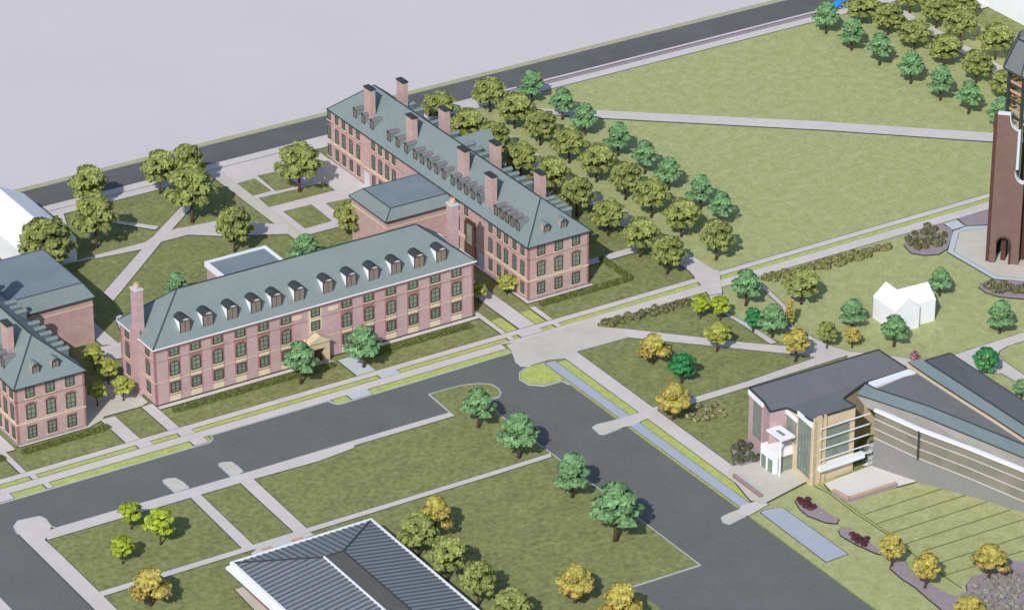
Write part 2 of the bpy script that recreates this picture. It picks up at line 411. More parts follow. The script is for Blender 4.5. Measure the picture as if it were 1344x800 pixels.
# carillon plaza
octo = ats((1243.7, 332), (1251, 305), (1268, 298.5), (1310, 297), (1400, 305), (1440, 330), (1420, 360), (1360, 371.5), (1305, 367.5))
sheet('plaza_border', octo, 'pale_paving', None, .15, False)
inner = offset(octo, -1.3)
sheet('carillon_plaza', inner, 'plaza', None, .1, True)
sheet('pale_paving', ats((1239, 295), (1254, 290), (1267, 298), (1251, 303)), 'pale_paving')
bedA = z3(1004, 200, 3.635, (665, 450), (690, 410), (760, 370), (840, 345), (895, 372), (888, 420), (868, 465), (830, 490), (760, 495), (700, 485))
bedB = ats((1257, 288), (1300, 277), (1420, 250), (1420, 302), (1310, 296), (1268, 297.5))
bedC = z3(1200, 290, 5.714, (485, 505), (510, 470), (560, 448), (610, 452), (823, 460), (1000, 460), (1000, 600), (823, 592), (640, 575), (540, 545))
for q in (bedA, bedB, bedC): sheet('mulch_bed', q, 'mulch')

# pavilion forecourt, stage, terraces
sheet('forecourt', ats((960, 613), (1000, 604), (1034, 609), (1066, 629), (1003, 662), (985, 658), (955, 622)), 'plaza')
sheet('stage', ats((1082, 636), (1145, 611), (1205, 632.5), (1115, 656), (1093, 648)), 'stage_paving')
for a, q in (((1134, 675.6), (1236, 642)), ((1150, 688), (1267.6, 650)), ((1170, 700), (1296, 659)), ((1189.5, 713.8), (1327.7, 669)), ((1210.5, 724), (1360, 677)), ((1236, 738), (1400, 686)), ((1241.7, 755), (1440, 693))):
    kerb([at(*a), at(*q)], False, .13, .22, 'terrace_stone')
kerb(ats((1060, 634), (1088, 648), (1120, 672.5), (1163, 701), (1203, 731), (1262, 772.5)), False, .15, .24, 'terrace_stone')
kerb(ats((1068, 632), (1092, 647), (1126, 672), (1168, 701)), False, .12, .2, 'terrace_stone')
sheet('mulch_bed', z3(940, 580, 3.327, (345, 260), (365, 245), (430, 270), (480, 310), (535, 340), (525, 360), (480, 355), (400, 325), (365, 295)), 'mulch')
sheet('mulch_bed', z3(940, 580, 3.327, (535, 390), (550, 375), (590, 382), (650, 425), (720, 485), (735, 497), (700, 490), (610, 450), (545, 412)), 'mulch')
sheet('mulch_bed', z3(1120, 670, 6, (290, 460), (350, 400), (400, 395), (430, 450), (500, 530), (600, 580), (740, 660), (800, 680), (900, 640), (890, 590), (950, 520), (1060, 500), (1230, 400), (1344, 410), (1700, 400), (1700, 1000), (900, 1000), (690, 780), (590, 700), (490, 610), (380, 540)), 'mulch')
sheet('mulch_bed', z3(960, 490, 4.445, (0, 440), (40, 405), (90, 390), (150, 440), (195, 480), (190, 505), (60, 545), (20, 535)), 'mulch')

# ------------------------------------------------------------------ windows
WM = {}
def win_mesh(w, h, arch, frame_mat, head_mat):
    key = (w, h, arch, frame_mat, head_mat)
    if key in WM: return WM[key]
    fr = .2
    def outline(g, n=6):
        pts = [(-w/2-g, -g), (w/2+g, -g)]
        if arch:
            rise = w*.22
            pts += [(w/2*math.cos(R(180*i/n))*(1+2*g/w), h-rise+(rise+g)*math.sin(R(180*i/n))) for i in range(n+1)]
        else: pts += [(w/2+g, h+g), (-w/2-g, h+g)]
        return pts
    o = outline(0); i_ = outline(-fr)
    b = MB()
    for k in range(len(o)):
        j = (k+1) % len(o)
        q = [o[k], o[j], i_[j], i_[k]]
        b.hexa([(p[0], -.01, p[1]) for p in q], [(p[0], -.12, p[1]) for p in q])
    for k in (1, 2) if h > 2 else (1,):
        z = h*k/3 if h > 2 else h/2
        b.box(-w/2+fr, w/2-fr, -.075, -.03, z-.05, z+.05)
    b.box(-.05, .05, -.08, -.03, fr, h-fr)
    frame = b.mesh('window', frame_mat)
    b = MB(); b.face([(p[0], -.025, p[1]) for p in i_]); pane = b.mesh('pane', 'glass')
    b = MB(); b.box(-w/2-.2, w/2+.2, -.2, 0, -.2, 0); sill = b.mesh('sill', 'cream')
    b = MB()
    if arch:
        n = 6; g0, g1 = .02, .38
        a_, c_ = outline(g0)[2:], outline(g1)[2:]
        for k in range(len(a_)-1):
            q = [a_[k], a_[k+1], c_[k+1], c_[k]]
            b.hexa([(p[0], -.0, p[1]) for p in q], [(p[0], -.09, p[1]) for p in q])
    else: b.box(-w/2-.15, w/2+.15, -.09, 0, h+.01, h+.3)
    lintel = b.mesh('lintel', head_mat)
    WM[key] = (frame, pane, sill, lintel)
    return WM[key]
def window(root, x, y, z, rz, w, h, arch=False, fm='window_frame', hm='brick_red', sill=True):
    f, p, s_, l = win_mesh(w, h, arch, fm, hm)
    o = OFF[root]
    wo = inst(f, 'window', root, (x-o[0], y-o[1], z-o[2]), rz)
    inst(p, 'pane', wo)
    if sill: inst(s_, 'sill', wo)
    inst(l, 'lintel', wo)
    return wo
SOUTH, WEST, EAST = 0, -math.pi/2, math.pi/2
# rz turns the local -Y outward normal: 0 -> south, -90deg -> west, +90deg -> east

# ------------------------------------------------------------------ roofs, dormers, chimneys
def hip_roof(root, x0, x1, y0, y1, ez, rz_, axis, in0, in1, oh=.45, m='copper_roof', fascia='dark_trim'):
    X0, X1, Y0, Y1 = x0-oh, x1+oh, y0-oh, y1+oh
    if axis == 'y':
        xm = (x0+x1)/2; A = (xm, y0+in0, rz_); B = (xm, y1-in1, rz_)
    else:
        ym = (y0+y1)/2; A = (x0+in0, ym, rz_); B = (x1-in1, ym, rz_)
    c = [(X0, Y0, ez), (X1, Y0, ez), (X1, Y1, ez), (X0, Y1, ez)]
    b = MB()
    if axis == 'y':
        b.face([c[0], c[1], A]); b.face([c[1], c[2], B, A]); b.face([c[2], c[3], B]); b.face([c[3], c[0], A, B])
        hips = [(c[0], A), (c[1], A), (c[2], B), (c[3], B), (A, B)]
    else:
        b.face([c[0], c[1], B, A]); b.face([c[1], c[2], B]); b.face([c[2], c[3], A, B]); b.face([c[3], c[0], A])
        hips = [(c[0], A), (c[3], A), (c[1], B), (c[2], B), (A, B)]
    b.face([(p[0], p[1], ez-.02) for p in reversed(c)])
    roof = part(b, 'roof', m, root)
    b = MB()
    for a_, q in hips: b.bar(a_, q, .26, .16)
    part(b, 'ridge_cap', 'dark_trim', roof)
    b = MB(); t = .16
    zl_ = ez-.17
    b.box(X0-t, X1+t, Y0-t, Y0, zl_, ez+.04); b.box(X0-t, X1+t, Y1, Y1+t, zl_, ez+.04)
    b.box(X0-t, X0, Y0, Y1, zl_, ez+.04); b.box(X1, X1+t, Y0, Y1, zl_, ez+.04)
    part(b, 'gutter', fascia, roof)
    return roof
DM = {}
def dormer(root, x, y, z, rz, w, h, d, cheek='white', hood='dark_trim', glass='dormer_glass', front='window_frame', arch=False):
    """front face centred at x, y with its foot at z; runs back d into the slope"""
    key = (w, h, d, cheek, hood, glass, arch)
    if key not in DM:
        n = 6; rise = w*.28 if arch else w*.2
        top = [(-w/2+w*i/n, h+rise*math.sin(math.pi*i/n)) for i in range(n+1)] if arch else [(-w/2, h), (0, h+rise), (w/2, h)]
        b = MB(); prof = [(-w/2, 0), (w/2, 0)]+top[::-1]
        b.hexa([(p[0], 0, p[1]) for p in prof], [(p[0], d, p[1]) for p in prof]); body = b.mesh('dormer', cheek)
        b = MB(); e = .16
        tp = [(p[0]*(1+e/w), p[1]+.01) for p in top]
        for k in range(len(tp)-1):
            q = [tp[k], tp[k+1]]
            b.hexa([(q[0][0], -.22, q[0][1]), (q[1][0], -.22, q[1][1]), (q[1][0], d, q[1][1]), (q[0][0], d, q[0][1])],
                   [(q[0][0], -.22, q[0][1]+.1), (q[1][0], -.22, q[1][1]+.1), (q[1][0], d, q[1][1]+.1), (q[0][0], d, q[0][1]+.1)])
        cap = b.mesh('hood', hood)
        b = MB(); g = .14
        for k in range(len(top)-1): b.bar((top[k][0], -.24, top[k][1]+.05), (top[k+1][0], -.24, top[k+1][1]+.05), .09, .16)
        b.box(-w/2-.03, -w/2+g, -.1, -.005, 0, h); b.box(w/2-g, w/2+.03, -.1, -.005, 0, h)
        b.box(-w/2+g, w/2-g, -.1, -.005, 0, g); b.box(-w/2+g, w/2-g, -.1, -.005, h-g, h+.02); b.box(-.04, .04, -.07, -.03, g, h-g)
        frm = b.mesh('frame', front)
        b = MB(); b.box(-w/2+g, w/2-g, -.028, -.004, g, h-g); gl = b.mesh('pane', glass)
        DM[key] = (body, cap, frm, gl)
    body, cap, frm, gl = DM[key]; o = OFF[root]
    do = inst(body, 'dormer', root, (x-o[0], y-o[1], z-o[2]), rz)
    inst(cap, 'hood', do); inst(frm, 'frame', do); inst(gl, 'pane', do)
    return do
def chimney(root, x, y, z0, z1, dx, dy, m='brick', cap='dark_trim', pot=False):
    b = MB(); b.box(x-dx/2, x+dx/2, y-dy/2, y+dy/2, z0, z1-.35)
    c = part(b, 'chimney', m, root)
    b = MB(); b.box(x-dx/2-.14, x+dx/2+.14, y-dy/2-.14, y+dy/2+.14, z1-.35, z1-.12); b.box(x-dx/2-.02, x+dx/2+.02, y-dy/2-.02, y+dy/2+.02, z1-.12, z1)
    part(b, 'cap', cap, c)
    if pot:
        b = MB(); b.tube([(x, y, z1), (x, y, z1+.3), (x, y, z1+1.0)], [dx*.36, dx*.42, dx*.3], 10); part(b, 'chimney_pot', 'terracotta', c)
    return c
def belt(root, x0, x1, y0, y1, z, h, m, g=.1):
    b = MB()
    b.box(x0-g, x1+g, y0-g, y0, z, z+h); b.box(x0-g, x1+g, y1, y1+g, z, z+h); b.box(x0-g, x0, y0, y1, z, z+h); b.box(x1, x1+g, y0, y1, z, z+h)
    return part(b, 'belt_course', m, root)
def corners(root, x0, x1, y0, y1, z1, m='brick_red', g=.05, w=.35):
    for x, sx in ((x0, 1), (x1, -1)):
        for y, sy in ((y0, 1), (y1, -1)):
            b = MB(); b.box(x-sx*g, x+sx*w, y-sy*g, y+sy*w, 0, z1); part(b, 'corner_quoin', m, root)

# ---- long hall (with the far end by the far street), and its twin on the left edge
def long_hall(x0, y0, wx, ln, label, sides, chims, groups_w, groups_e, cols_w, name='brick_hall'):
    x1 = x0+wx; y1 = y0+ln; ez = 12.4; rz_ = 18.9
    t = thing(name, label, 'building', (x0, y0, 0))
    b = MB(); b.box(x0, x1, y0, y1, -.02, ez-.02); part(b, 'wall', 'brick', t)
    b = MB(); g = .12
    b.box(x0-g, x1+g, y0-g, y0, 0, .55); b.box(x0-g, x0, y0, y1, 0, .55); b.box(x1, x1+g, y0, y1, 0, .55); part(b, 'plinth', 'mulch', t)
    belt(t, x0, x1, y0, y1, 4.45, .28, 'cream'); belt(t, x0, x1, y0, y1, 9.25, .14, 'brick_red', .05)
    corners(t, x0, x1, y0, y1, ez-.35)
    hip_roof(t, x0, x1, y0, y1, ez, rz_, 'y', 6.8, 6.8)
    # south end windows
    for k in (-1, 0, 1):
        x = (x0+x1)/2+k*wx*.29
        window(t, x, y0, 9.75, SOUTH, 1.9, 2.3); window(t, x, y0, 5.2, SOUTH, 2.0, 3.3, True); window(t, x, y0, 1.1, SOUTH, 1.9, 2.6)
        if k: dormer(t, (x0+x1)/2+k*2.05, y0+1.25, 13.55, SOUTH, 1.5, 1.75, 2.4, 'brick', 'copper_roof', 'dormer_glass', front='dark_trim', arch=True)
    for y in cols_w:
        window(t, x0, y, 9.75, WEST, 1.35, 2.2); window(t, x0, y, 5.2, WEST, 1.45, 3.2, True); window(t, x0, y, 1.1, WEST, 1.35, 2.5)
    sl = (rz_-ez)/(wx/2+.45)
    for y in groups_w: dormer(t, x0+1.0, y, ez+1.45*sl, WEST, 1.35, 1.95, 2.3, 'copper_roof', 'slate', 'dormer_glass', front='dark_trim', arch=True)
    for y in groups_e: dormer(t, x1-1.0, y, ez+1.45*sl, EAST, 1.2, 1.75, 2.2, 'teal_roof', 'copper_roof', 'glass', arch=True)
    for (x, y, zt) in chims: chimney(t, x, y, 13.2, zt, 1.25, 2.7)
    return t
# survey of the long hall's roof: rays meet the west slope
X0, Y0, WX, LN = 3.5, -.6, 14.5, 80.5
SL = (18.9-12.4)/(WX/2+.45)
def on_slope(px, py):
    def f(z):
        x, y = at(px, py, z); return z-(12.4+SL*(x-X0+.45))
    z = bis(f, 12.4, 18.9); x, y = at(px, py, z); return x, y, z
ch = []
for bx, by, tx, ty in ((486, 156, 483, 112), (541, 187, 543, 149), (609, 231, 612, 192), (645, 270, 648, 226)):
    x, y, z = on_slope(bx, by); ch.append((x+.4, y+.8, zat(ty+2, x+.4, y+.8)))
tops_w = [c[2] for c in ch]
zt = sum(tops_w)/4
che = []
for tx, ty in ((529, 102), (583, 139), (653, 183), (711, 222)):
    x, y = at(tx, ty+2, zt); che.append((min(x, 14.5), y, zt))
def slope_y(px, py): return on_slope(px, py)[1]
gw = []
for (a, n, bq) in (((463, 158), 3, (486, 172)), ((508, 188), 4, (544, 210)), ((554, 215), 4, (583, 234)), ((595, 242), 5, (634, 262)), ((650, 284), 5, (680, 302))):
    ya, yb = slope_y(*a), slope_y(*bq)
    gw += [ya+(yb-ya)*i/(n-1) for i in range(n)]
cw = [y_on(p, X0, 10.8, -5, 90) for p in (432, 442, 451, 460.5, 470, 490, 499, 508, 517, 601, 612, 644, 655, 664.5, 675.5, 686)]
hall = long_hall(X0, Y0, WX, LN, 'longest pink brick hall with eight tall chimneys, running back to the far street', None, ch+che, gw, gw, cw)
# recessed dark doorway, plain pilasters and light door on its west side
yd = y_on(619, X0, 5, 0, 40)
b = MB(); b.box(X0-.5, X0, yd-1.7, yd+1.7, 0, 9.4); dsur = part(b, 'portal', 'dark_brick', hall)
b = MB(); b.box(X0-.56, X0-.505, yd-1.0, yd+1.0, .2, 3.6); part(b, 'door', 'door_wood', dsur)
b = MB(); b.box(X0-.56, X0-.505, yd-1.0, yd+1.0, 4.2, 8.6); part(b, 'pane', 'glass', dsur)
yl = y_on(632, X0, 2, 0, 40); b = MB(); b.box(X0-.15, X0, yl-1.0, yl+1.0, .1, 3.4); part(b, 'door', 'pale_paving', hall)
yl = y_on(482, X0, 2, 30, 80); b = MB(); b.box(X0-.15, X0, yl-1.0, yl+1.0, .1, 3.4); part(b, 'door', 'pale_paving', hall)
for p in (481, 536, 634):
    yq = y_on(p, X0, 9, 0, 80); b = MB(); b.box(X0-.14, X0, yq-1.5, yq+1.5, 4.75, 12.0); part(b, 'pilaster', 'brick', hall)
# west wing with a skirt roof round a flat top
def wing(root, x0, x1, y0, y1, ez, fz, ins, name_flat='flat_roof', wins=()):
    b = MB(); b.box(x0, x1, y0, y1, -.02, ez-.02); w = part(b, 'wing', 'brick', root)
    o = .45; c = [(x0-o, y0-o), (x1+o, y0-o), (x1+o, y1+o), (x0-o, y1+o)]; i_ = [(x0+ins[0], y0+ins[1]), (x1-ins[2], y0+ins[1]), (x1-ins[2], y1-ins[3]), (x0+ins[0], y1-ins[3])]
    b = MB()
    for k in range(4):
        j = (k+1) % 4; b.face([(*c[k], ez), (*c[j], ez), (*i_[j], fz), (*i_[k], fz)])
    b.face([(*p, ez-.02) for p in reversed(c)]); part(b, 'skirt_roof', 'copper_roof', w)
    b = MB(); b.face([(*p, fz) for p in i_]); part(b, 'flat_roof', 'flat_roof', w)
    b = MB()
    for k in range(4):
        j = (k+1) % 4; b.bar((*i_[k], fz), (*i_[j], fz), .2, .12); b.bar((*c[k], ez-.1), (*c[j], ez-.1), .16, .24); b.bar((*c[k], ez), (*i_[k], fz), .2, .12)
    part(b, 'gutter', 'dark_trim', w)
    b = MB(); g = .09; b.box(x0-g, x1+g, y0-g, y0, ez-1.9, ez-1.7); b.box(x0-g, x0, y0, y1, ez-1.9, ez-1.7); b.box(x1, x1+g, y0, y1, ez-1.9, ez-1.7); part(b, 'belt_course', 'cream', w)
    return w
wing(hall, -12.3, X0-.02, 28.9, 43.3, 10.2, 12.0, (1.9, 1.6, .2, 1.6))
# east cross gable
yg = 44.0
b = MB(); b.prism(rect(18.02, 21.8, yg-3.6, yg+3.6), -.02, 12.6); b.hexa([(21.79, yg-3.6, 12.6), (21.79, yg+3.6, 12.6), (21.79, yg, 16.7)], [(18.02, yg-3.6, 12.6), (18.02, yg+3.6, 12.6), (18.02, yg, 16.7)])
part(b, 'east_wing', 'brick', hall)
b = MB(); xm = 11.5
b.slab([(xm, yg, 17.0), (xm, yg-4.1, 12.7), (22.2, yg-4.1, 12.7), (22.2, yg, 17.0)], .18); b.slab([(xm, yg, 17.0), (22.2, yg, 17.0), (22.2, yg+4.1, 12.7), (xm, yg+4.1, 12.7)], .18)
part(b, 'cross_roof', 'copper_roof', hall)

# ---- twin hall on the left edge
L0 = -110.3
gl = [1.6+2.0*i for i in range(4)]
hall3 = long_hall(L0, -.4, 14.3, 72, 'pink brick hall cut by the left edge, with a flat topped wing', None,
    [(L0+3.4, 9.0, 21.5), (L0+3.4, 22, 21.5), (L0+10.6, 32, 21.5)],
    [6.5, 8.7, 10.9, 18, 20.2, 22.4], [4.2, 6.6, 9.0, 11.6, 14.2, 16.8, 22.5, 24.8, 27.1, 35, 37.5, 40], [1.3+3.0*i for i in range(9)])
wing(hall3, L0+14.3+.02, -78.9, 30.3, 52.2, 10.2, 12.0, (.2, 3.3, .5, 1.0))

# ---- front hall with twelve white dormers
bx0, bx1, by0, by1 = -81.0, -9.4, -.3, 13.9
ez, rz_ = 12.6, 20.1
fh = thing('brick_hall', 'lilac brick hall with twelve white cheeked dormers and a cream stone doorway', 'building', (bx0, by0, 0))
b = MB(); b.box(bx0, bx1, by0, by1, -.02, ez-.02); part(b, 'wall', 'brick_lilac', fh)
b = MB(); g = .1; b.box(bx0-g, bx1+g, by0-g, by0, 0, .32); b.box(bx0-g, bx0, by0, by1, 0, .32); b.box(bx1, bx1+g, by0, by1, 0, .32); part(b, 'plinth', 'dark_trim', fh)
belt(fh, bx0, bx1, by0, by1, 4.95, .16, 'tan_stone', .08); belt(fh, bx0, bx1, by0, by1, 9.4, .12, 'brick_red', .04)
corners(fh, bx0, bx1, by0, by1, ez-.35)
hip_roof(fh, bx0, bx1, by0, by1, ez, rz_, 'x', 9, 9, fascia='white')
b = MB(); b.box(bx0-.3, bx1+.3, by0-.3, by0, ez-.75, ez-.3); b.box(bx0-.3, bx0, by0, by1, ez-.75, ez-.3); part(b, 'cornice', 'brick_red', fh)
colx = [x_on(p, by0, 7, -90, 0) for p in (229, 257, 286, 316, 346, 375.5, 414, 455, 484, 513, 542, 571, 599)]
for i, x in enumerate(colx):
    if i == 6:
        window(fh, x, by0-.07, 10.0, SOUTH, 2.0, 2.0, fm='window_frame', hm='cream'); window(fh, x, by0-.07, 7.0, SOUTH, 2.0, 2.1, hm='cream')
        b = MB(); b.box(x-1.5, x+1.5, by0-.06, by0, 6.6, 12.0); part(b, 'stone_surround', 'cream', fh)
        continue
    b = MB(); b.box(x-1.35, x+1.35, by0-.055, by0, 1.6, 12.1); part(b, 'window_bay', 'brick_red', fh)
    for z, h, a in ((10.05, 1.9, False), (5.85, 3.1, True), (2.15, 2.25, False)):
        window(fh, x, by0-.04, z, SOUTH, 2.05, h, a)
    b = MB(); b.box(x-1.15, x+1.15, by0-.1, by0, .4, 1.65); part(b, 'spandrel', 'cream', fh)
    b = MB(); b.box(x-1.15, x+1.15, by0-.1, by0, 4.72, 5.35); part(b, 'spandrel', 'cream', fh)
for dx in (-4.0, 4.0):
    b = MB(); b.box(colx[6]+dx-1.1, colx[6]+dx+1.1, by0-.12, by0, 10.4, 11.2); b.box(colx[6]+dx-.45, colx[6]+dx+.45, by0-.18, by0-.12, 10.2, 11.4); part(b, 'plaque', 'cream', fh)
for k in (-1, 1):
    y = (by0+by1)/2+k*4.3
    for z, h, a in ((10.0, 1.9, False), (5.85, 3.1, True), (2.0, 2.3, False)): window(fh, bx0, y, z, WEST, 1.6, h, a)
sl = (rz_-ez)/((by1-by0)/2+.45)
for p in (243, 273, 305, 336, 363, 393, 430.5, 461, 490.5, 520, 550, 579):
    x = x_on(p, by0+.95, 14.6, -90, 0)
    dormer(fh, x, by0+.95, ez+1.3*sl-.1, SOUTH, 2.3, 2.55, 2.7, 'white', 'dark_trim', 'dormer_glass', arch=True)
yc = (by0+by1)/2
b = MB(); b.box(bx0-.7, bx0, yc-1.5, yc+1.5, 0, 14.2); part(b, 'chimney_breast', 'brick_lilac', fh)
for xx in (bx0+.4, bx1-.4):
    chimney(fh, xx, yc, 10, zat(377, bx0+.4, yc), 1.6, 2.1, 'brick_lilac', 'pale_paving', True)
# cream stone doorway
xd = colx[6]
b = MB(); b.box(xd-2.3, xd-1.25, by0-1.5, by0, 0, 4.9); b.box(xd+1.25, xd+2.3, by0-1.5, by0, 0, 4.9); b.box(xd-1.25, xd+1.25, by0-1.5, by0, 3.5, 4.9)
b.hexa([(xd-2.7, by0-1.8, 4.9), (xd+2.7, by0-1.8, 4.9), (xd, by0-1.8, 6.5)], [(xd-2.7, by0, 4.9), (xd+2.7, by0, 4.9), (xd, by0, 6.5)])
b.hexa([(xd-4.1, by0-.5, 3.9), (xd-2.35, by0-.5, 3.9), (xd-2.35, by0-.5, 5.6)], [(xd-4.1, by0, 3.9), (xd-2.35, by0, 3.9), (xd-2.35, by0, 5.6)])
po = part(b, 'portal', 'tan_stone', fh)
b = MB(); b.box(xd-1.2, xd+1.2, by0-.35, by0-.12, 0, 3.4); part(b, 'door', 'door_wood', po)
b = MB(); b.box(xd-2.6, xd+2.6, by0-2.6, by0-1.55, 0, .3); b.box(xd-2.6, xd+2.6, by0-3.1, by0-2.6, 0, .16); part(b, 'step', 'concrete', po)
# flat roofed rear block and the small rear link
b = MB(); b.box(-51.5, -38.2, by1, 33.9, -.02, 8.75); rb = part(b, 'rear_block', 'brick_lilac', fh)
b = MB(); b.face([(-51.4, by1, 8.8), (-38.3, by1, 8.8), (-38.3, 33.8, 8.8), (-51.4, 33.8, 8.8)]); part(b, 'flat_roof', 'flat_roof', rb)
b = MB()
for x in (-51.6, -38.1): b.box(x-.28, x+.28, by1, 34.2, 8.0, 9.15)
b.box(-51.3, -38.4, 33.7, 34.2, 8.0, 9.15); part(b, 'parapet', 'white', rb)
q = at(588, 314, 9.5); b = MB(); b.box(q[0]-6, q[0], by1, q[1]+1, -.02, 9.5); rl = part(b, 'rear_block', 'brick_lilac', fh)
b = MB(); b.hexa([(q[0]-6.4, by1, 9.5), (q[0]+.4, by1, 9.5), (q[0]+.4, q[1]+1.4, 9.5), (q[0]-6.4, q[1]+1.4, 9.5)], [(q[0]-4, by1, 11), (q[0]-2, by1, 11), (q[0]-2, q[1]-1, 11), (q[0]-4, q[1]-1, 11)]); part(b, 'skirt_roof', 'copper_roof', rl)

# ------------------------------------------------------------------ white massing buildings
def gable_block(name, label, x0, x1, y0, y1, ez, rz_, axis='y'):
    t = thing(name, label, 'building', (x0, y0, 0))
    b = MB(); 
    if axis == 'y':
        xm = (x0+x1)/2; prof = [(x0, 0), (x1, 0), (x1, ez-.05), (xm, rz_-.05), (x0, ez-.05)]
        b.hexa([(p[0], y1, p[1]) for p in prof], [(p[0], y0, p[1]) for p in prof])
    else:
        ym = (y0+y1)/2; prof = [(y0, 0), (y1, 0), (y1, ez-.05), (ym, rz_-.05), (y0, ez-.05)]
        b.hexa([(x0, p[0], p[1]) for p in prof], [(x1, p[0], p[1]) for p in prof])
    part(b, 'wall', 'white', t)
    b = MB(); o = .05
    if axis == 'y':
        b.slab([(x0-o, y0-o, ez), (xm, y0-o, rz_), (xm, y1+o, rz_), (x0-o, y1+o, ez)], .08); b.slab([(xm, y0-o, rz_), (x1+o, y0-o, ez), (x1+o, y1+o, ez), (xm, y1+o, rz_)], .08)
    else:
        b.slab([(x0-o, y0-o, ez), (x1+o, y0-o, ez), (x1+o, ym, rz_), (x0-o, ym, rz_)], .08); b.slab([(x0-o, ym, rz_), (x1+o, ym, rz_), (x1+o, y1+o, ez), (x0-o, y1+o, ez)], .08)
    part(b, 'roof', 'white', t)
    return t
gable_block('white_building', 'plain white building with a gable roof at the left edge by the far street', -78.5, -65.7, 64.8, 89.6, 5.6, 9.3)
wt = thing('white_building', 'plain white block in the top right corner beyond the oak rows', 'building', (180, 30, 0))
b = MB(); b.box(180, 215, 30, 78, 0, 24); part(b, 'wall', 'white', wt)
b = MB(); b.box(179.7, 215.3, 29.7, 78.3, 24, 24.6); part(b, 'parapet', 'white', wt)
# small white cross-gabled house on the lawn
hc = Vector(at(1174.5, 438.5)); hn = Vector(at(1139, 419)); he_ = Vector(at(1230, 424))
hu = (he_-hc); wu = hu.length; hu.normalize(); hv = Vector((-hu.y, hu.x)); wv = (hn-hc).length
hs = thing('white_house', 'small plain white house with crossed gables on the lawn among green trees', 'house', (hc.x, hc.y, .12))
P = lambda a, c, z: (hc.x+hu.x*a+hv.x*c, hc.y+hu.y*a+hv.y*c, z)
he, hr = 4.8, 7.4; bw = wu*.56; d1 = wv*.12; d2 = wv*.88
b = MB()
b.hexa([P(0, wv, .1), P(bw, wv, .1), P(bw, wv, he), P(bw/2, wv, hr), P(0, wv, he)], [P(0, 0, .1), P(bw, 0, .1), P(bw, 0, he), P(bw/2, 0, hr), P(0, 0, he)])
b.hexa([P(bw*.5, d1, .1), P(bw*.5, d2, .1), P(bw*.5, d2, he), P(bw*.5, (d1+d2)/2, hr), P(bw*.5, d1, he)], [P(wu, d1, .1), P(wu, d2, .1), P(wu, d2, he), P(wu, (d1+d2)/2, hr), P(wu, d1, he)])
part(b, 'wall', 'white', hs)
b = MB(); o = .08; t_ = .1; dm = (d1+d2)/2
b.slab([P(-o, -o, he+t_), P(bw/2, -o, hr+t_), P(bw/2, wv+o, hr+t_), P(-o, wv+o, he+t_)], .08); b.slab([P(bw/2, -o, hr+t_), P(bw+o, -o, he+t_), P(bw+o, wv+o, he+t_), P(bw/2, wv+o, hr+t_)], .08)
b.slab([P(bw*.5, d1-o, he+t_+.02), P(wu+o, d1-o, he+t_+.02), P(wu+o, dm, hr+t_+.02), P(bw*.5, dm, hr+t_+.02)], .08); b.slab([P(bw*.5, dm, hr+t_+.02), P(wu+o, dm, hr+t_+.02), P(wu+o, d2+o, he+t_+.02), P(bw*.5, d2+o, he+t_+.02)], .08)
part(b, 'roof', 'white', hs)

# ------------------------------------------------------------------ carillon tower
TB = Vector(at(1297.5, 345.5)); tu = Vector((1, -1)).normalized(); tv = Vector((1, 1)).normalized()
ct = thing('bell_tower', 'tall brown brick bell tower with slate cap on a round plaza', 'tower', (TB.x, TB.y, .14))
def TP(u, v, z): p = TB+tu*u+tv*v; return (p.x, p.y, z)
HW = 6.9                       # half width along the front
def pier_outline(mir):
    pts = [(0, 0), (1.3, 0), (1.3, 4.8)]+[(2.75-1.45*math.cos(R(180*i/8)), 4.8+1.45*math.sin(R(180*i/8))) for i in range(1, 8)]+[(4.2, 4.8), (4.2, 0), (6.1, 0), (6.1, 18.6)]
    pts += [(6.1-1.9*math.sin(R(90*i/6)), 21.2-2.6*math.cos(R(90*i/6))) for i in range(1, 7)]
    pts += [(4.2, 30.2)]+[(4.2-1.6*math.sin(R(90*i/5)), 32.9-2.4*math.cos(R(90*i/5))) for i in range(1, 6)]+[(2.5, 33.7), (0, 33.7)]
    return [(2*HW-u, z) for u, z in pts][::-1] if mir else pts
def pier(mir, v0, v1, nm='pier'):
    pts = pier_outline(mir); b = MB()
    b.hexa([TP(u, v1, z+.1) for u, z in pts], [TP(u, v0, z+.1) for u, z in pts])
    o = part(b, nm, 'brown_brick', ct)
    b = MB(); k0 = 14
    seg = pts if not mir else pts[::-1]
    for i in range(13, len(seg)-1):
        (u0, z0), (u1, z1) = seg[i], seg[i+1]
        b.bar(TP(u0, (v0+v1)/2, z0+.1), TP(u1, (v0+v1)/2, z1+.1), abs(v1-v0)+.06, .1)
    part(b, 'coping', 'white', o)
    b = MB()
    for i in range(2, 12):
        (u0, z0), (u1, z1) = seg[i], seg[i+1]
        b.bar(TP(u0, v0-.03, z0+.1), TP(u1, v0-.03, z1+.1), .3, .34)
    part(b, 'arch_surround', 'dark_brick', o)
for mir in (0, 1):
    pier(mir, 0, 1.5)
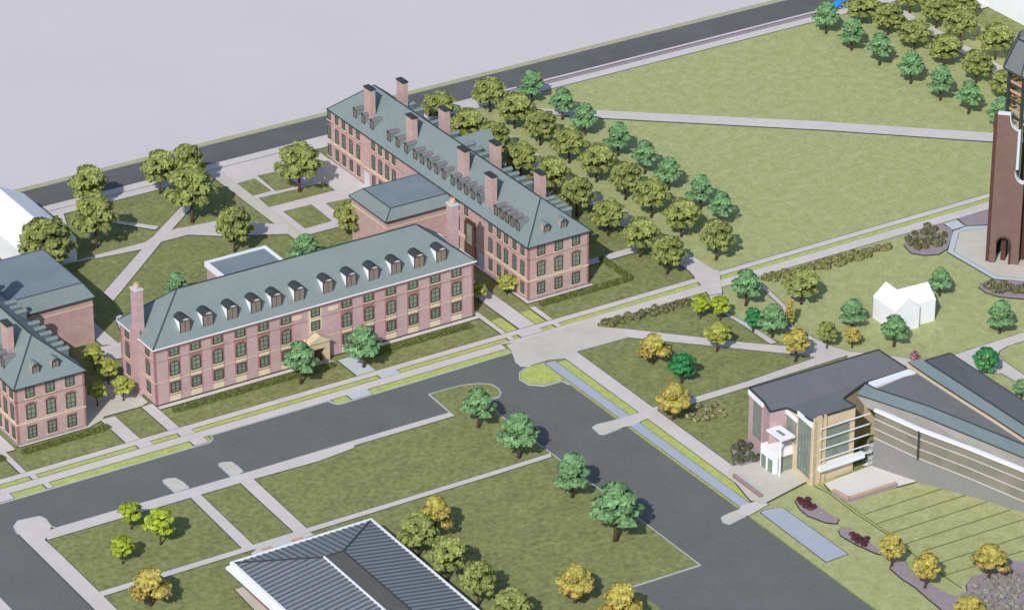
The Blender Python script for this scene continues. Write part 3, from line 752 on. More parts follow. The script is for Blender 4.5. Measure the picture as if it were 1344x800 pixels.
# dark return walls, inner shaft, belfry
for u0, u1, v0, v1, zt_ in ((-.75, 0, .35, 1.3, 33.4), (2*HW, 2*HW+.75, .35, 1.3, 33.4), (0, 1.0, 4.2, 8.4, 24), (2*HW-1.0, 2*HW, 4.2, 8.4, 24), (2.2, 3.2, 1.5, 6, 16), (2*HW-3.2, 2*HW-2.2, 1.5, 6, 16)):
    b = MB(); q = ((u0, v0), (u1, v0), (u1, v1), (u0, v1)); b.hexa([TP(*p, .1) for p in q], [TP(*p, zt_) for p in q]); part(b, 'return_wall', 'dark_brick', ct)
VC = 7.4
def oct_pts(r, z, n=8, ph=22.5): return [TP(HW+r*math.cos(R(ph+45*i)), VC+r*math.sin(R(ph+45*i)), z) for i in range(n)]
_e = TP(HW-7.3*.93, VC-7.3*.38, 0); zr0 = zat(89, _e[0], _e[1]); _e = TP(HW-4.6*.93, VC-4.6*.38, 0); zr1 = zat(51, _e[0], _e[1])
b = MB(); b.hexa([TP(HW-1.2, 2.6, .1), TP(HW+1.2, 2.6, .1), TP(HW+1.2, 7, .1), TP(HW-1.2, 7, .1)], [TP(HW-1.2, 2.6, 37), TP(HW+1.2, 2.6, 37), TP(HW+1.2, 7, 37), TP(HW-1.2, 7, 37)])
part(b, 'stair_shaft', 'dark_brick', ct)
b = MB()
for p in oct_pts(6.0, 30): b.bar((p[0], p[1], .1), (p[0], p[1], zr0-.2), .55, .55)
for zz in (zr0-3.4, zr0-6.8, zr0-10.2):
    q = oct_pts(6.0, zz)
    for i in range(8): b.bar(q[i], q[(i+1) % 8], .3, .35)
bel = part(b, 'belfry', 'dark_trim', ct)
b = MB()
for k in range(6):
    q = oct_pts(5.6, zr0-1.0-k*2.0)
    for i in range(8): b.bar(q[i], q[(i+1) % 8], .22, .5)
part(b, 'beam', 'terracotta', bel)
bm_ = MB(); bm_.tube([(0, 0, 0), (0, 0, .45), (0, 0, .9)], [.6, .38, .2], 8); bell_me = bm_.mesh('bell', 'bronze')
for z in [zr0-2.8-2*k for k in range(4)]:
    for i in range(8):
        a = R(45*i+10); x, y, _ = TP(HW+4.6*math.cos(a), VC+4.6*math.sin(a), 0)
        inst(bell_me, 'bell', bel, (x-TB.x, y-TB.y, z-.14))
b = MB(); lo = oct_pts(7.3, zr0); hi = oct_pts(4.6, zr1); b.hexa(oct_pts(7.3, zr0-.3), lo); b.hexa(lo, hi)
cr = part(b, 'roof', 'slate', ct)
b = MB()
for i in range(8): b.bar(lo[i], hi[i], .3, .2)
for q in (lo, hi):
    for i in range(8): b.bar(q[i], q[(i+1) % 8], .3, .24)
part(b, 'ridge_cap', 'dark_trim', cr)
b = MB(); b.hexa(hi, [TP(HW+.2*math.cos(R(45*i)), VC+.2*math.sin(R(45*i)), zr1+2.6) for i in range(8)]); part(b, 'spire', 'slate', cr)

# ------------------------------------------------------------------ performance pavilion
def slope_z(y): return 11.8+max(0, -83.2-y)*.23
def roofpt(px, py):
    z = 12.5
    for _ in range(12): x, y = at(px, py, z); z = slope_z(y)
    return (x, y, z)
rp = [roofpt(*p) for p in ((983.6, 509), (1153, 459), (1193, 485), (1135.5, 502), (1107, 522.6), (1123, 533), (1081, 548), (1067, 552), (1033, 535), (1010.6, 540), (1003, 527.5))]
rp = [list(p) for p in rp]
rp[6][:2] = [rp[5][0]-8.6, rp[5][1]-.1]
pv = thing('performance_pavilion', 'tan and pink pavilion with dark flat roofs, teal bands and a glazed side', 'building', (rp[0][0], rp[0][1], .12))
wmat = {0: 'tan_stone', 1: 'tan_stone', 2: 'tan_stone', 3: 'tan_stone', 4: 'tan_stone', 5: 'tan_stone', 6: 'tan_stone', 7: 'tan_stone', 8: 'brick_lilac', 9: 'brick_lilac', 10: 'brick_lilac'}
for mname in ('tan_stone', 'brick_lilac'):
    b = MB()
    for i in range(len(rp)):
        if wmat[i] != mname: continue
        p, q = rp[i], rp[(i+1) % len(rp)]
        b.face([(p[0], p[1], .1), (q[0], q[1], .1), (q[0], q[1], q[2]-.02), (p[0], p[1], p[2]-.02)][::-1])
    part(b, 'wall', mname, pv)
b = MB()
for ids in ((0, 1, 2, 3, 8, 9, 10), (3, 4, 8), (4, 5, 6, 7, 8)): b.face([tuple(rp[k]) for k in ids][::-1])
pvr = part(b, 'flat_roof', 'slate', pv)
b = MB()
for i in range(len(rp)):
    p, q = Vector(rp[i]), Vector(rp[(i+1) % len(rp)]); b.bar(p, q, .3, .3)
part(b, 'parapet', 'dark_trim', pvr)
def wallbox(p, q, t0, t1, z0, z1, d, d0=0.0):
    """slab on the wall p->q (outward = right of travel reversed), between fractions t0..t1"""
    p = Vector(p[:2]); q = Vector(q[:2]); e = (q-p); n = Vector((-e.y, e.x)).normalized()
    a = p+e*t0; c = p+e*t1
    f = lambda v, k, z: (v.x+n.x*k, v.y+n.y*k, z)
    return [f(a, d0, z0), f(c, d0, z0), f(c, d, z0), f(a, d, z0)], [f(a, d0, z1), f(c, d0, z1), f(c, d, z1), f(a, d, z1)]
def glazing(p, q, t0, t1, z0, z1, nc, nr, nm='window'):
    b = MB(); b.hexa(*wallbox(p, q, t0, t1, z0, z1, .06)); w = part(b, nm, 'glass', pv)
    b = MB()
    for i in range(nc+1):
        t = t0+(t1-t0)*i/nc; e = .12/(Vector(q[:2])-Vector(p[:2])).length; b.hexa(*wallbox(p, q, t-e, t+e, z0-.1, z1+.1, .2, .065))
    for j in range(nr+1):
        z = z0+(z1-z0)*j/nr; b.hexa(*wallbox(p, q, t0, t1, z-.07, z+.07, .15, .066))
    part(b, 'mullion', 'steel', w)
# walls run clockwise seen from above, so wall i -> i+1 has its outside on the left
A = rp
glazing(A[10], A[0], .15, .62, 3.2, 10.6, 3, 4)                       # pink west bay
glazing(A[7], A[8], .62, .95, 6.2, 10.6, 2, 3)
glazing(A[7], A[8], .06, .5, 1.6, 13.0, 4, 7, 'curtain_window')
glazing(A[5], A[6], .18, .78, 4.6, 11.2, 6, 3)
for q_ in ((A[10], A[0], .02, .98, A[0][2]-1.1, A[0][2]-.2, .35), (A[7], A[8], .0, .55, A[7][2]-1.4, A[7][2]-.5, .3), (A[7], A[8], .58, 1, A[8][2]-1.0, A[8][2]-.3, .3)):
    b = MB(); b.hexa(*wallbox(*q_)); part(b, 'fascia', 'white', pv)
b = MB()
for k in range(4):
    t = .0+k*.045; b.hexa(*wallbox(A[6], A[7], .02+k*.25, .2+k*.25, .1, 14.2, .35))
for z in (2, 4, 6, 8, 10, 12): b.hexa(*wallbox(A[6], A[7], -.1, 1.1, z, z+.18, .42, .36))
b.hexa(*wallbox(A[5], A[6], .93, 1.04, .1, 14.3, .5)); b.hexa(*wallbox(A[5], A[6], .80, .86, .1, 14.2, .4))
part(b, 'stone_pier', 'tan_stone', pv)
for z in (5.2, 7.4, 9.6, 11.8):
    b = MB(); p0 = Vector(A[6][:2]); p1 = Vector(A[5][:2]); d = (p1-p0)
    b.bar((p0.x, p0.y-.7, z), (p0.x+d.x*1.35, p0.y+d.y*1.35-.7, z), .2, .16); part(b, 'sun_louvre', 'white_metal', pv)
b = MB(); d = Vector(A[5][:2])-Vector(A[6][:2]); p0 = Vector(A[6][:2])
b.hexa([(p0.x, p0.y-1.3, 3.0), (p0.x+d.x*1.2, p0.y+d.y*1.2-1.3, 3.0), (p0.x+d.x*1.2, p0.y+d.y*1.2, 3.0), (p0.x, p0.y, 3.0)], [(p0.x, p0.y-1.3, 3.9), (p0.x+d.x*1.2, p0.y+d.y*1.2-1.3, 3.9), (p0.x+d.x*1.2, p0.y+d.y*1.2, 3.9), (p0.x, p0.y, 3.9)])
part(b, 'balcony', 'white_metal', pv)
# entrance canopy and vestibule on the west side
ex, ey = A[8][0], (A[8][1]+A[7][1])/2
cz = zat(563, 4.2, -82.2); wx_ = min(A[7][0], A[8][0])+.02
cc = [(4.2, -82.2), (wx_, -82.2), (wx_, -87), (4.2, -87)]
b = MB(); ci = offset(cc, -1.1); cc2 = cc if sum(cc[i][0]*cc[(i+1) % 4][1]-cc[(i+1) % 4][0]*cc[i][1] for i in range(4)) > 0 else cc[::-1]
for i in range(4):
    j = (i+1) % 4; b.hexa([(*cc2[i], cz-.4), (*cc2[j], cz-.4), (*ci[j], cz-.4), (*ci[i], cz-.4)], [(*cc2[i], cz), (*cc2[j], cz), (*ci[j], cz), (*ci[i], cz)])
can = part(b, 'entrance_canopy', 'white', pv)
b = MB(); b.prism(ci, cz-.3, cz-.15); part(b, 'skylight', 'glass', can)
b = MB(); q = (4.6, -86.2); b.tube([(q[0], q[1], .1), (q[0], q[1], cz-.4)], .2, 8); part(b, 'column', 'white_metal', can)
vx0 = 3.9; vx1 = A[8][0]+.3; vy0 = -85.2; vy1 = -81.0; vz = zat(593.5, vx0, vy0)
b = MB(); b.box(vx0, vx1, vy0, vy1, .12, vz); ve = part(b, 'vestibule', 'white', pv)
for k in (0, 1):
    yy = vy0+.35+k*(vy1-vy0)*.5; b = MB(); b.box(vx0-.06, vx0-.005, yy, yy+(vy1-vy0)*.34, .15, 3.0); part(b, 'door', 'glass', ve)
b = MB(); b.box(vx0+1.0, vx1-.4, vy0-.06, vy0-.005, .3, 3.4); part(b, 'pane', 'glass', ve)

# hall: facade line, glass band, white eave, roofs
fb = [at(1145, 613), at(1203, 633), at(1267, 650), at(1344, 673), at(1470, 711)]
fx = [1145, 1203, 1267, 1344, 1470]
def zw(px): return 12.4-(px-1145)/199*3.5
def zl(px): return 6.5-(px-1145)/199*4.0
b = MB(); gl_ = MB(); mu = MB(); ea = MB()
for i in range(4):
    p, q = fb[i], fb[i+1]; a0, a1 = fx[i], fx[i+1]
    b.face([(*p, .1), (*q, .1), (*q, max(.6, zl(a1))), (*p, zl(a0))])
    gl_.face([(*p, zl(a0)), (*q, max(.6, zl(a1))), (*q, zw(a1)), (*p, zw(a0))])
    for t in (0, .33, .67, 1.0):
        za = zl(a0)+(zw(a0)-zl(a0))*t; zb = max(.6, zl(a1))+(zw(a1)-max(.6, zl(a1)))*t
        (ea if t == 1 else mu).bar((p[0]-.12, p[1]-.12, za), (q[0]-.12, q[1]-.12, zb), .2 if t < 1 else .9, .12 if t < 1 else .45)
part(b, 'lower_wall', 'grey_wall', pv)
gw_ = part(gl_, 'glass_facade', 'curtain_glass', pv); part(mu, 'mullion', 'concrete', gw_); part(ea, 'eave', 'white', pv)
b = MB(); px_ = 1206; q = Vector(fb[1]); zc = zl(px_); b.bar((q.x-.4, q.y-.4, zc), (q.x-.4, q.y-.4, zw(px_)), .25); part(b, 'post', 'dark_trim', gw_)
def poly_z(pts, f): return [(*at(p[0], p[1], f(p)), f(p)) for p in pts]
white_l = [(1136, 534), (1203, 560.5), (1266, 581), (1344, 617), (1470, 672)]
teal_lo = [(1124, 518), (1140, 522.5), (1210, 546), (1289, 578.5), (1344, 601), (1470, 655)]
teal_up = [(1136, 503), (1150, 510), (1220, 533), (1270, 553), (1336, 580), (1420, 613)]
tan_l = [(1191, 479), (1220, 499), (1260, 525), (1300, 550), (1344, 579), (1420, 629)]
teal2u = [(1214, 473), (1250, 496), (1290, 522), (1344, 557), (1420, 606)]
f0 = lambda p: zw(p[0]); f1 = lambda p: zw(p[0])+1.0; f2 = lambda p: zw(p[0])+2.4; f3 = lambda p: zw(p[0])+2.5
f4 = lambda p: f3(p)+.9; f5 = lambda p: f3(p)+2.4
WL = poly_z(white_l, f0); TL = poly_z(teal_lo, f1); TU = poly_z(teal_up, f2); TN = poly_z(tan_l, f3)
T2L = [(p[0], p[1], p[2]+.8) for p in TN]; T2U = poly_z(teal2u, f5)
def strip(lo, hi, nm, m):
    b = MB(); b.face(lo+hi[::-1]) if False else None
    # stitch two polylines
    i = j = 0
    while i < len(lo)-1 or j < len(hi)-1:
        ti = (i+1)/(len(lo)-1) if i < len(lo)-1 else 9; tj = (j+1)/(len(hi)-1) if j < len(hi)-1 else 9
        if ti <= tj: b.face([lo[i], lo[i+1], hi[j]]); i += 1
        else: b.face([lo[i], hi[j+1], hi[j]]); j += 1
    return part(b, nm, m, pv)
strip(WL, TL, 'eave_roof', 'beige_roof'); tr = strip(TL, TU, 'skylight_band', 'teal_roof'); 
b = MB(); tri = TU[:1]+[TU[1]]+TU[2:]; 
tri_top = poly_z([(1150, 508), (1201, 488)], f2)
strip(TU[1:], [tri_top[1]]+TN[1:], 'hall_roof', 'slate')
b = MB(); b.slab(poly_z([(1140, 501), (1192.5, 484), (1202, 488), (1146, 507.5)], lambda p: 14.2), .5); part(b, 'roof_light', 'white', pv)
b = MB()
for i in range(len(TN)-1): b.bar(TN[i], TN[i+1], .4, .7)
part(b, 'parapet', 'tan_stone', pv)
strip(T2L, T2U, 'skylight_band', 'teal_roof')
D2 = poly_z([(1247, 463), (1344, 526), (1420, 575)], lambda p: 11.0)
strip(T2U, D2, 'hall_roof', 'slate')
b = MB(); e0 = (T2L[0], T2U[0], D2[0])
b.face([(T2L[0][0], T2L[0][1], .1), T2L[0], T2U[0], D2[0], (D2[0][0], D2[0][1], .1)]); b.face([(D2[0][0], D2[0][1], .1), D2[0], D2[1], (D2[1][0], D2[1][1], .1)]); b.face([(D2[1][0], D2[1][1], .1), D2[1], D2[2], (D2[2][0], D2[2][1], .1)])
part(b, 'wall', 'tan_stone', pv)
b = MB()
for PL in (TL, TU, T2U, D2, [T2U[0], D2[0]]):
    for i in range(len(PL)-1): b.bar(PL[i], PL[i+1], .22, .2)
part(b, 'roof_edge', 'dark_trim', pv)
# spiral stair beside the stage
q = at(1138, 608)
ss = thing('spiral_stair', 'grey metal spiral stair between the white stage and the balcony', 'stair', (q[0], q[1], .14))
b = MB(); b.tube([(q[0], q[1], .14), (q[0], q[1], 5.2)], .14, 8); part(b, 'post', 'steel', ss)
b = MB(); rail = []
for k in range(22):
    a = R(200+k*24); z = .3+k*.17
    c0, s0 = math.cos(a), math.sin(a); c1, s1 = math.cos(a+R(22)), math.sin(a+R(22))
    b.hexa([(q[0]+.15*c0, q[1]+.15*s0, z), (q[0]+1.5*c0, q[1]+1.5*s0, z), (q[0]+1.5*c1, q[1]+1.5*s1, z), (q[0]+.15*c1, q[1]+.15*s1, z)],
           [(q[0]+.15*c0, q[1]+.15*s0, z+.06), (q[0]+1.5*c0, q[1]+1.5*s0, z+.06), (q[0]+1.5*c1, q[1]+1.5*s1, z+.06), (q[0]+.15*c1, q[1]+.15*s1, z+.06)])
    rail.append((q[0]+1.5*c0, q[1]+1.5*s0, z+1.0))
part(b, 'tread', 'white_metal', ss)
b = MB(); b.tube(rail, .07, 6)
for p in rail[::2]: b.tube([(p[0], p[1], p[2]-1), p], .035, 5)
part(b, 'railing', 'steel', ss)
# low brick walls
def low_wall(pts, label, h=.7, w=.5, m='brick_red', mc='mulch'):
    loc = (pts[0][0], pts[0][1], .12)
    t = thing('low_wall', label, 'wall', loc)
    b = MB()
    for i in range(len(pts)-1): b.bar((*pts[i], .1+h/2), (*pts[i+1], .1+h/2), w, h)
    part(b, 'wall', m, t)
    b = MB()
    for i in range(len(pts)-1): b.bar((*pts[i], .1+h+.05), (*pts[i+1], .1+h+.05), w+.12, .1)
    part(b, 'coping', mc, t)
low_wall(ats((1093, 648), (1114, 659), (1176, 639)), 'low brick wall bent along the edge of the white stage', .9, .6, 'mulch', 'terracotta')
low_wall(ats((963, 627), (999, 654)), 'straight low brick wall between the grass strip and the pavilion forecourt', .7, .6)

# ------------------------------------------------------------------ metal roofed building at the bottom
ez, fz = 5.0, 7.0
mx0, mx1, my1, my0 = -100.0, -72.2, -67.1, -128.0
fx0, fx1, fy1 = -87.3, -83.4, -76.8
mb_ = thing('metal_roofed_building', 'building with a ribbed blue grey metal roof and white gutters', 'building', (mx0, my0, .12))
b = MB(); b.box(mx0+1, mx1-1, my0+1, my1-1, .1, ez-.2); part(b, 'wall', 'brick_red', mb_)
b = MB()
b.face([(mx0, my0, ez), (fx0, my0+10, fz), (fx0, fy1, fz), (mx0, my1, ez)][::-1]); b.face([(mx0, my1, ez), (fx0, fy1, fz), (fx1, fy1, fz), (mx1, my1, ez)][::-1])
b.face([(mx1, my1, ez), (fx1, fy1, fz), (fx1, my0+10, fz), (mx1, my0, ez)][::-1]); b.face([(mx1, my0, ez), (fx1, my0+10, fz), (fx0, my0+10, fz), (mx0, my0, ez)][::-1])
b.face([(mx0, my0, ez-.05), (mx0, my1, ez-.05), (mx1, my1, ez-.05), (mx1, my0, ez-.05)])
mr_ = part(b, 'metal_roof', 'metal_roof', mb_)
b = MB(); sp = 1.25
def rib(p, q): b.bar((p[0], p[1], p[2]+.05), (q[0], q[1], q[2]+.05), .34, .14)
y = my1-.8
while y > my0+12:
    k = min(1, (my1-y)/(my1-fy1))
    rib((mx0, y, ez), (mx0+(fx0-mx0)*k, y, ez+(fz-ez)*k)); rib((mx1, y, ez), (mx1+(fx1-mx1)*k, y, ez+(fz-ez)*k)); y -= sp
x = mx0+.8
while x < mx1:
    k = min(1, (x-mx0)/(fx0-mx0), (mx1-x)/(mx1-fx1))
    rib((x, my1, ez), (x, my1+(fy1-my1)*k, ez+(fz-ez)*k)); x += sp
part(b, 'standing_seam', 'metal_rib', mr_)
b = MB(); b.box(fx0+.1, fx1-.1, my0+10, fy1-.1, fz-.3, fz+.06); dk = part(b, 'roof_deck', 'roof_deck', mr_)
b = MB(); b.box(fx0-.14, fx0+.09, my0+10, fy1, fz-.1, fz+.34); part(b, 'coping', 'white', mr_)
b = MB(); b.box(fx1-.09, fx1+.1, my0+10, fy1, fz-.1, fz+.2); b.box(fx0+.1, fx1-.1, fy1-.1, fy1+.1, fz-.1, fz+.2)
for c_, d_ in (((mx0, my1), (fx0, fy1)), ((mx1, my1), (fx1, fy1))): b.bar((*c_, ez+.05), (*d_, fz+.05), .3, .2)
part(b, 'ridge_cap', 'dark_trim', mr_)
b = MB(); b.box(mx0-.6, mx0, my0, my1+.6, ez-.5, ez+.12); b.box(mx1, mx1+.5, my0, my1+.6, ez-.5, ez+.12); b.box(mx0, mx1, my1, my1+.6, ez-.5, ez+.12)
part(b, 'gutter', 'white', mr_)
b = MB(); b.box(mx0-1.5, mx0-.62, my0, my1+.5, ez-1.0, ez-.55); part(b, 'lower_gutter', 'white', mb_)
b = MB(); b.box(mx0-1.3, mx0+1.0, my0, my1, ez-1.5, ez-1.02); part(b, 'soffit', 'dark_trim', mb_)

# ------------------------------------------------------------------ blue car on the far side
q = at(1104, 9); car = thing('parked_car', 'small blue car parked beside the first green tree near the far street', 'car', (q[0], q[1], .13), rz=R(8))
def loc_part(b, nm, m, par): o = b.build(nm, m); o.parent = par; return o
prof = [(-2.1, .35), (2.1, .35), (2.15, .8), (1.2, .95), (.7, 1.45), (-1.1, 1.5), (-1.9, 1.0), (-2.15, .9)]
b = MB(); b.hexa([(p[0], .85, p[1]) for p in prof], [(p[0], -.85, p[1]) for p in prof]); cb = loc_part(b, 'body', 'blue_paint', car)
b = MB(); wp = [(1.0, .98), (.62, 1.4), (-1.0, 1.44), (-1.6, 1.02)]
for s in (.86, -.88): b.hexa([(p[0], s+.02, p[1]) for p in wp], [(p[0], s, p[1]) for p in wp])
loc_part(b, 'side_window', 'glass', car)
b = MB(); b.hexa([(1.22, -.75, .98), (1.22, .75, .98), (.74, .7, 1.44), (.74, -.7, 1.44)], [(1.26, -.75, .99), (1.26, .75, .99), (.78, .7, 1.45), (.78, -.7, 1.45)]); loc_part(b, 'windscreen', 'glass', car)
for x in (-1.35, 1.35):
    for s in (-.86, .86):
        b = MB(); b.tube([(x, s-.1, .34), (x, s+.1, .34)], .34, 14); w_ = loc_part(b, 'wheel', 'tyre', car)
        b = MB(); b.tube([(x, s-.12, .34), (x, s+.12, .34)], .18, 10); loc_part(b, 'rim', 'white_metal', w_)

# ------------------------------------------------------------------ vegetation
def leaf_quad(mb, p, n, s, mi, rg):
    n = n.normalized(); a = n.orthogonal().normalized(); th = rg.random()*6.283
    bq = n.cross(a); u = a*math.cos(th)+bq*math.sin(th); w = n.cross(u)
    k = .62
    mb.face([p-u*s, p-w*s*k, p+u*s, p+w*s*k], mi); mb.tone.append(rg.random())
def crown_mesh(name, mats, h, r, base, shape, nclump, nleaf, size, seed, low_orange=0.0):
    """flattened boughs of leaves laid in tiers round the trunk, open between them"""
    rg = random.Random(seed); mb = MB()
    for c in range(nclump):
        t = ((c+.5)/nclump)**.9
        t = min(.97, max(.0, t+rg.uniform(-.05, .05)))
        ang = c*2.39996+rg.uniform(-.35, .35)
        rr = r*shape(t)
        cr = r*rg.uniform(.27, .42)*(.7+.3*shape(t))
        rad = max(0, rr-cr*.75)*(1 if c % 3 else .4)*rg.uniform(.82, 1.12)
        droop = -.07*h*(rad/r) if t < .4 else 0
        ctr = Vector((rad*math.cos(ang), rad*math.sin(ang), base+h*(.1+.82*t)+droop))
        tone0 = rg.uniform(-.22, .22); fl = rg.uniform(.34, .5)
        for _ in range(nleaf):
            d = Vector((rg.gauss(0, 1), rg.gauss(0, 1), rg.gauss(0, 1))).normalized()
            if d.z < -.3 and rg.random() < .5: d.z = -d.z
            k = rg.uniform(.7, 1.12)
            p = ctr+Vector((d.x*cr*k, d.y*cr*k, d.z*cr*fl*k))
            nrm = d*.75+Vector((rg.gauss(0, .28), rg.gauss(0, .28), rg.gauss(0, .28)+.55))
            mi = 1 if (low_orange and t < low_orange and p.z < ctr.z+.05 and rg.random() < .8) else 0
            leaf_quad(mb, p, nrm, size*rg.uniform(.65, 1.35), mi, rg)
            mb.tone[-1] = min(1, max(0, .5+tone0+(mb.tone[-1]-.5)*.6))
    return mb.mesh(name, mats)
def trunk_mesh(h, r, base, rc, seed):
    rg = random.Random(seed); b = MB()
    b.tube([(0, 0, -.05), (0, 0, base*.35), (rg.uniform(-.1, .1), rg.uniform(-.1, .1), base), (0, 0, base+h*.45), (0, 0, base+h*.75)], [r*1.5, r, r*.85, r*.55, r*.15], 8)
    for k in range(6):
        a = k*1.047+rg.uniform(-.2, .2); z = base+h*(.02+.07*k)
        b.tube([(0, 0, z), (rc*.35*math.cos(a), rc*.35*math.sin(a), z+h*.12), (rc*.68*math.cos(a), rc*.68*math.sin(a), z+h*.26)], [r*.5, r*.32, r*.1], 6)
    return b.mesh('trunk', 'bark', smooth=True)
broad = lambda t: (math.sin(math.pi*(.2+.76*t)))**.5
conic = lambda t: (1-.72*t**1.3)*(1 if t > .1 else .9)
roundc = lambda t: math.sin(math.pi*(.14+.8*t))**.6
colm = lambda t: min(1, .45+t*3)*(1-.65*t**3)
# kind: materials, height, crown radius, trunk height, profile, clumps, leaves, leaf size, orange
KIND = {
 'shade':  (['leaf_olive'], 8.6, 3.9, 3.1, broad, 38, 74, .46, 0),
 'green':  (['leaf_green'], 8.2, 3.3, 3.0, conic, 36, 74, .44, 0),
 'emerald': (['leaf_emerald'], 6.5, 2.7, 1.9, roundc, 30, 70, .4, 0),
 'lime':   (['leaf_lime'], 6.0, 2.3, 2.1, roundc, 28, 66, .38, 0),
 'young':  (['leaf_young'], 5.5, 2.1, 2.0, roundc, 26, 66, .38, 0),
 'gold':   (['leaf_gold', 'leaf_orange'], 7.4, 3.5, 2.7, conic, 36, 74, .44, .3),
 'round_gold': (['leaf_gold', 'leaf_orange'], 7.0, 2.8, 2.4, roundc, 32, 70, .42, .2),
 'column': (['leaf_gold'], 6.5, .95, .6, colm, 34, 46, .28, 0),
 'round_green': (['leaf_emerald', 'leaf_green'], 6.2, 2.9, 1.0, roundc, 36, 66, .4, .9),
}
TM = {}
for kname, (ms, h, r, tb, shp, nc, nl, sz, og) in KIND.items():
    for v in range(3):
        TM[kname, v] = (crown_mesh('crown', ms, h-tb, r, tb, shp, nc, nl, sz, hash_ := (sum(map(ord, kname))*7+v*101), og), trunk_mesh(h-tb, .24 if r > 2.5 else .15, tb, r, v+len(kname)))
NAME = {'shade': 'shade_tree', 'green': 'green_tree', 'emerald': 'emerald_tree', 'lime': 'lime_green_tree', 'young': 'young_tree', 'gold': 'autumn_tree', 'round_gold': 'autumn_tree', 'column': 'columnar_tree', 'round_green': 'leafy_tree'}
tc_ = [0]
def tree(kind, px, py, top, width, label, group=None):
    """trunk foot at px, py; top and crown width read from the photograph"""
    x, y = at(px, py, GL)
    D = (Vector((x, y, 0))-CAM).dot(fw)
    h = zat(top, x, y); hk = KIND[kind][1]
    # crown top sits over the axis, lifted by the crown's depth
    sz = h/hk*.97
    sr = (width*D/F)/(2*KIND[kind][2])*1.0
    i = tc_[0]; tc_[0] += 1
    t = thing(NAME[kind], label, 'tree', (x, y, GL), group)
    cm, tm = TM[kind, i % 3]; rz = (i*2.1) % 6.283
    inst(tm, 'trunk', t, rz=rz, scale=(sr, sr, sz)); inst(cm, 'crown', t, rz=rz, scale=(sr, sr, sz))
    return t
ORD = ['first', 'second', 'third', 'fourth', 'fifth', 'sixth', 'seventh', 'eighth', 'ninth', 'tenth', 'eleventh']
def lerp(a, c, t): return a+(c-a)*t
# left edge of the mall: one row of green trees, two rows of olive ones
g = [(698, 134, 92), (738, 157, 114), (767, 178.5, 135), (811, 204.5, 160), (846, 228, 183), (877, 249.5, 206), (919, 274.5, 229), (946, 295, 250)]
for i, (x, y, t_) in enumerate(g): tree('green', x, y, t_, 38, f'{ORD[i]} green tree from the far street, on the left edge of the mall lawn', 'green trees along the left edge of the mall')
g = [(643, 147, 102), (675.5, 168.5, 122), (709, 190.5, 145), (747, 214, 167), (783, 238.5, 189), (820.7, 262, 213), (854.7, 285.5, 233), (894, 310.5, 261), (940, 341, 288)]
for i, (x, y, t_) in enumerate(g): tree('shade', x, y, t_, 46, f'{ORD[i]} olive tree from the far street, on the mall side of the left oak walk', 'olive trees between the left oak walk and the green row')
g = [(577, 164, 121), (613, 187, 143), (648, 211, 160), (684, 234, 187), (722, 258, 206), (757, 283, 232), (798, 309, 261), (840, 337, 286), (876, 359, 309)]
for i, (x, y, t_) in enumerate(g): tree('shade', x, y, t_, 46, f'{ORD[i]} olive tree from the far street, between the longest hall and the oak walk', 'olive trees between the long hall and the oak walk')
g = [(1084, 44, 2), (1117.5, 66, 23), (1154, 85.5, 42), (1195, 110, 66), (1234, 131.5, 85), (1271, 149.5, 105), (1312, 172, 126)]
for i, (x, y, t_) in enumerate(g): tree('green', x, y, t_, 37, f'{ORD[i]} green tree from the far street, on the right edge of the mall lawn', 'green trees along the right edge of the mall')
g = [(1131, 31, -8), (1165, 46, 5), (1200, 65, 26), (1239, 85, 46), (1281, 109, 66), (1320, 132, 90)]
for i, (x, y, t_) in enumerate(g): tree('shade', x, y, t_, 44, f'{ORD[i]} olive tree from the far street, beside the green row right of the mall', 'olive trees on the mall side of the right walk')
g = [(1194, 17, -25), (1229, 36.5, -4), (1260, 56, 10), (1306, 78, 31)]
for i, (x, y, t_) in enumerate(g): tree('shade', x, y, t_, 44, f'{ORD[i]} olive tree from the far street, between the right walk and the white block', 'olive trees beyond the right walk')
tree('shade', 1264, 24, -10, 40, 'olive tree nearest the white block in the top right corner')
# quad trees
for a in ((393.4, 251.5, 187, 60, 'big olive tree between small lawn squares beside the long hall'), (464, 312, 263, 46, 'olive tree close to the flat topped wing of the long hall'),
          (308, 330, 271, 50, 'olive tree on the quad lawn nearest the flat roofed rear block'), (252.5, 291.5, 216, 62, 'large olive tree at the crossing of the diagonal quad paths'),
          (210.5, 254, 197, 44, 'olive tree by the far walk, left of a pair of taller ones'), (248, 250, 188, 44, 'olive tree half hidden behind the large one at the diagonal paths'),
          (127, 325, 254, 56, 'olive tree on the lawn between the white gabled building and the diagonal path'), (117, 274, 217, 46, 'olive tree on the far walk, behind another at the white gabled building'),
          (62, 362, 287, 74, 'broad olive tree between the white gabled building and the flat topped wing')):
    tree('shade', *a)
tree('green', 401, 352, 307, 46, 'green tree behind the roof of the front hall, right of its rear block')
tree('green', 233, 395, 358, 34, 'green tree behind the roof of the front hall, left of its rear block')
for a in ((124.5, 485, 455, 26, 'young tree farthest back in the court between two halls'), (142.5, 504, 470, 27, 'young tree in the middle of the court between two halls'),
          (162, 526, 493, 27, 'young tree in the court nearest the corner of the front hall'), (128, 533, 499, 25, 'young tree in the court beside the left edge hall'),
          (628.5, 397, 371, 22, 'small young tree at the east end of the front hall'), (665.5, 386, 361, 26, 'small young tree against the west wall of the longest hall')):
    tree('young', *a, group='young trees between the halls')
tree('green', 395, 503, 446, 48, 'green tree left of the cream stone doorway'); tree('green', 477.5, 482, 427, 50, 'green tree right of the cream stone doorway')
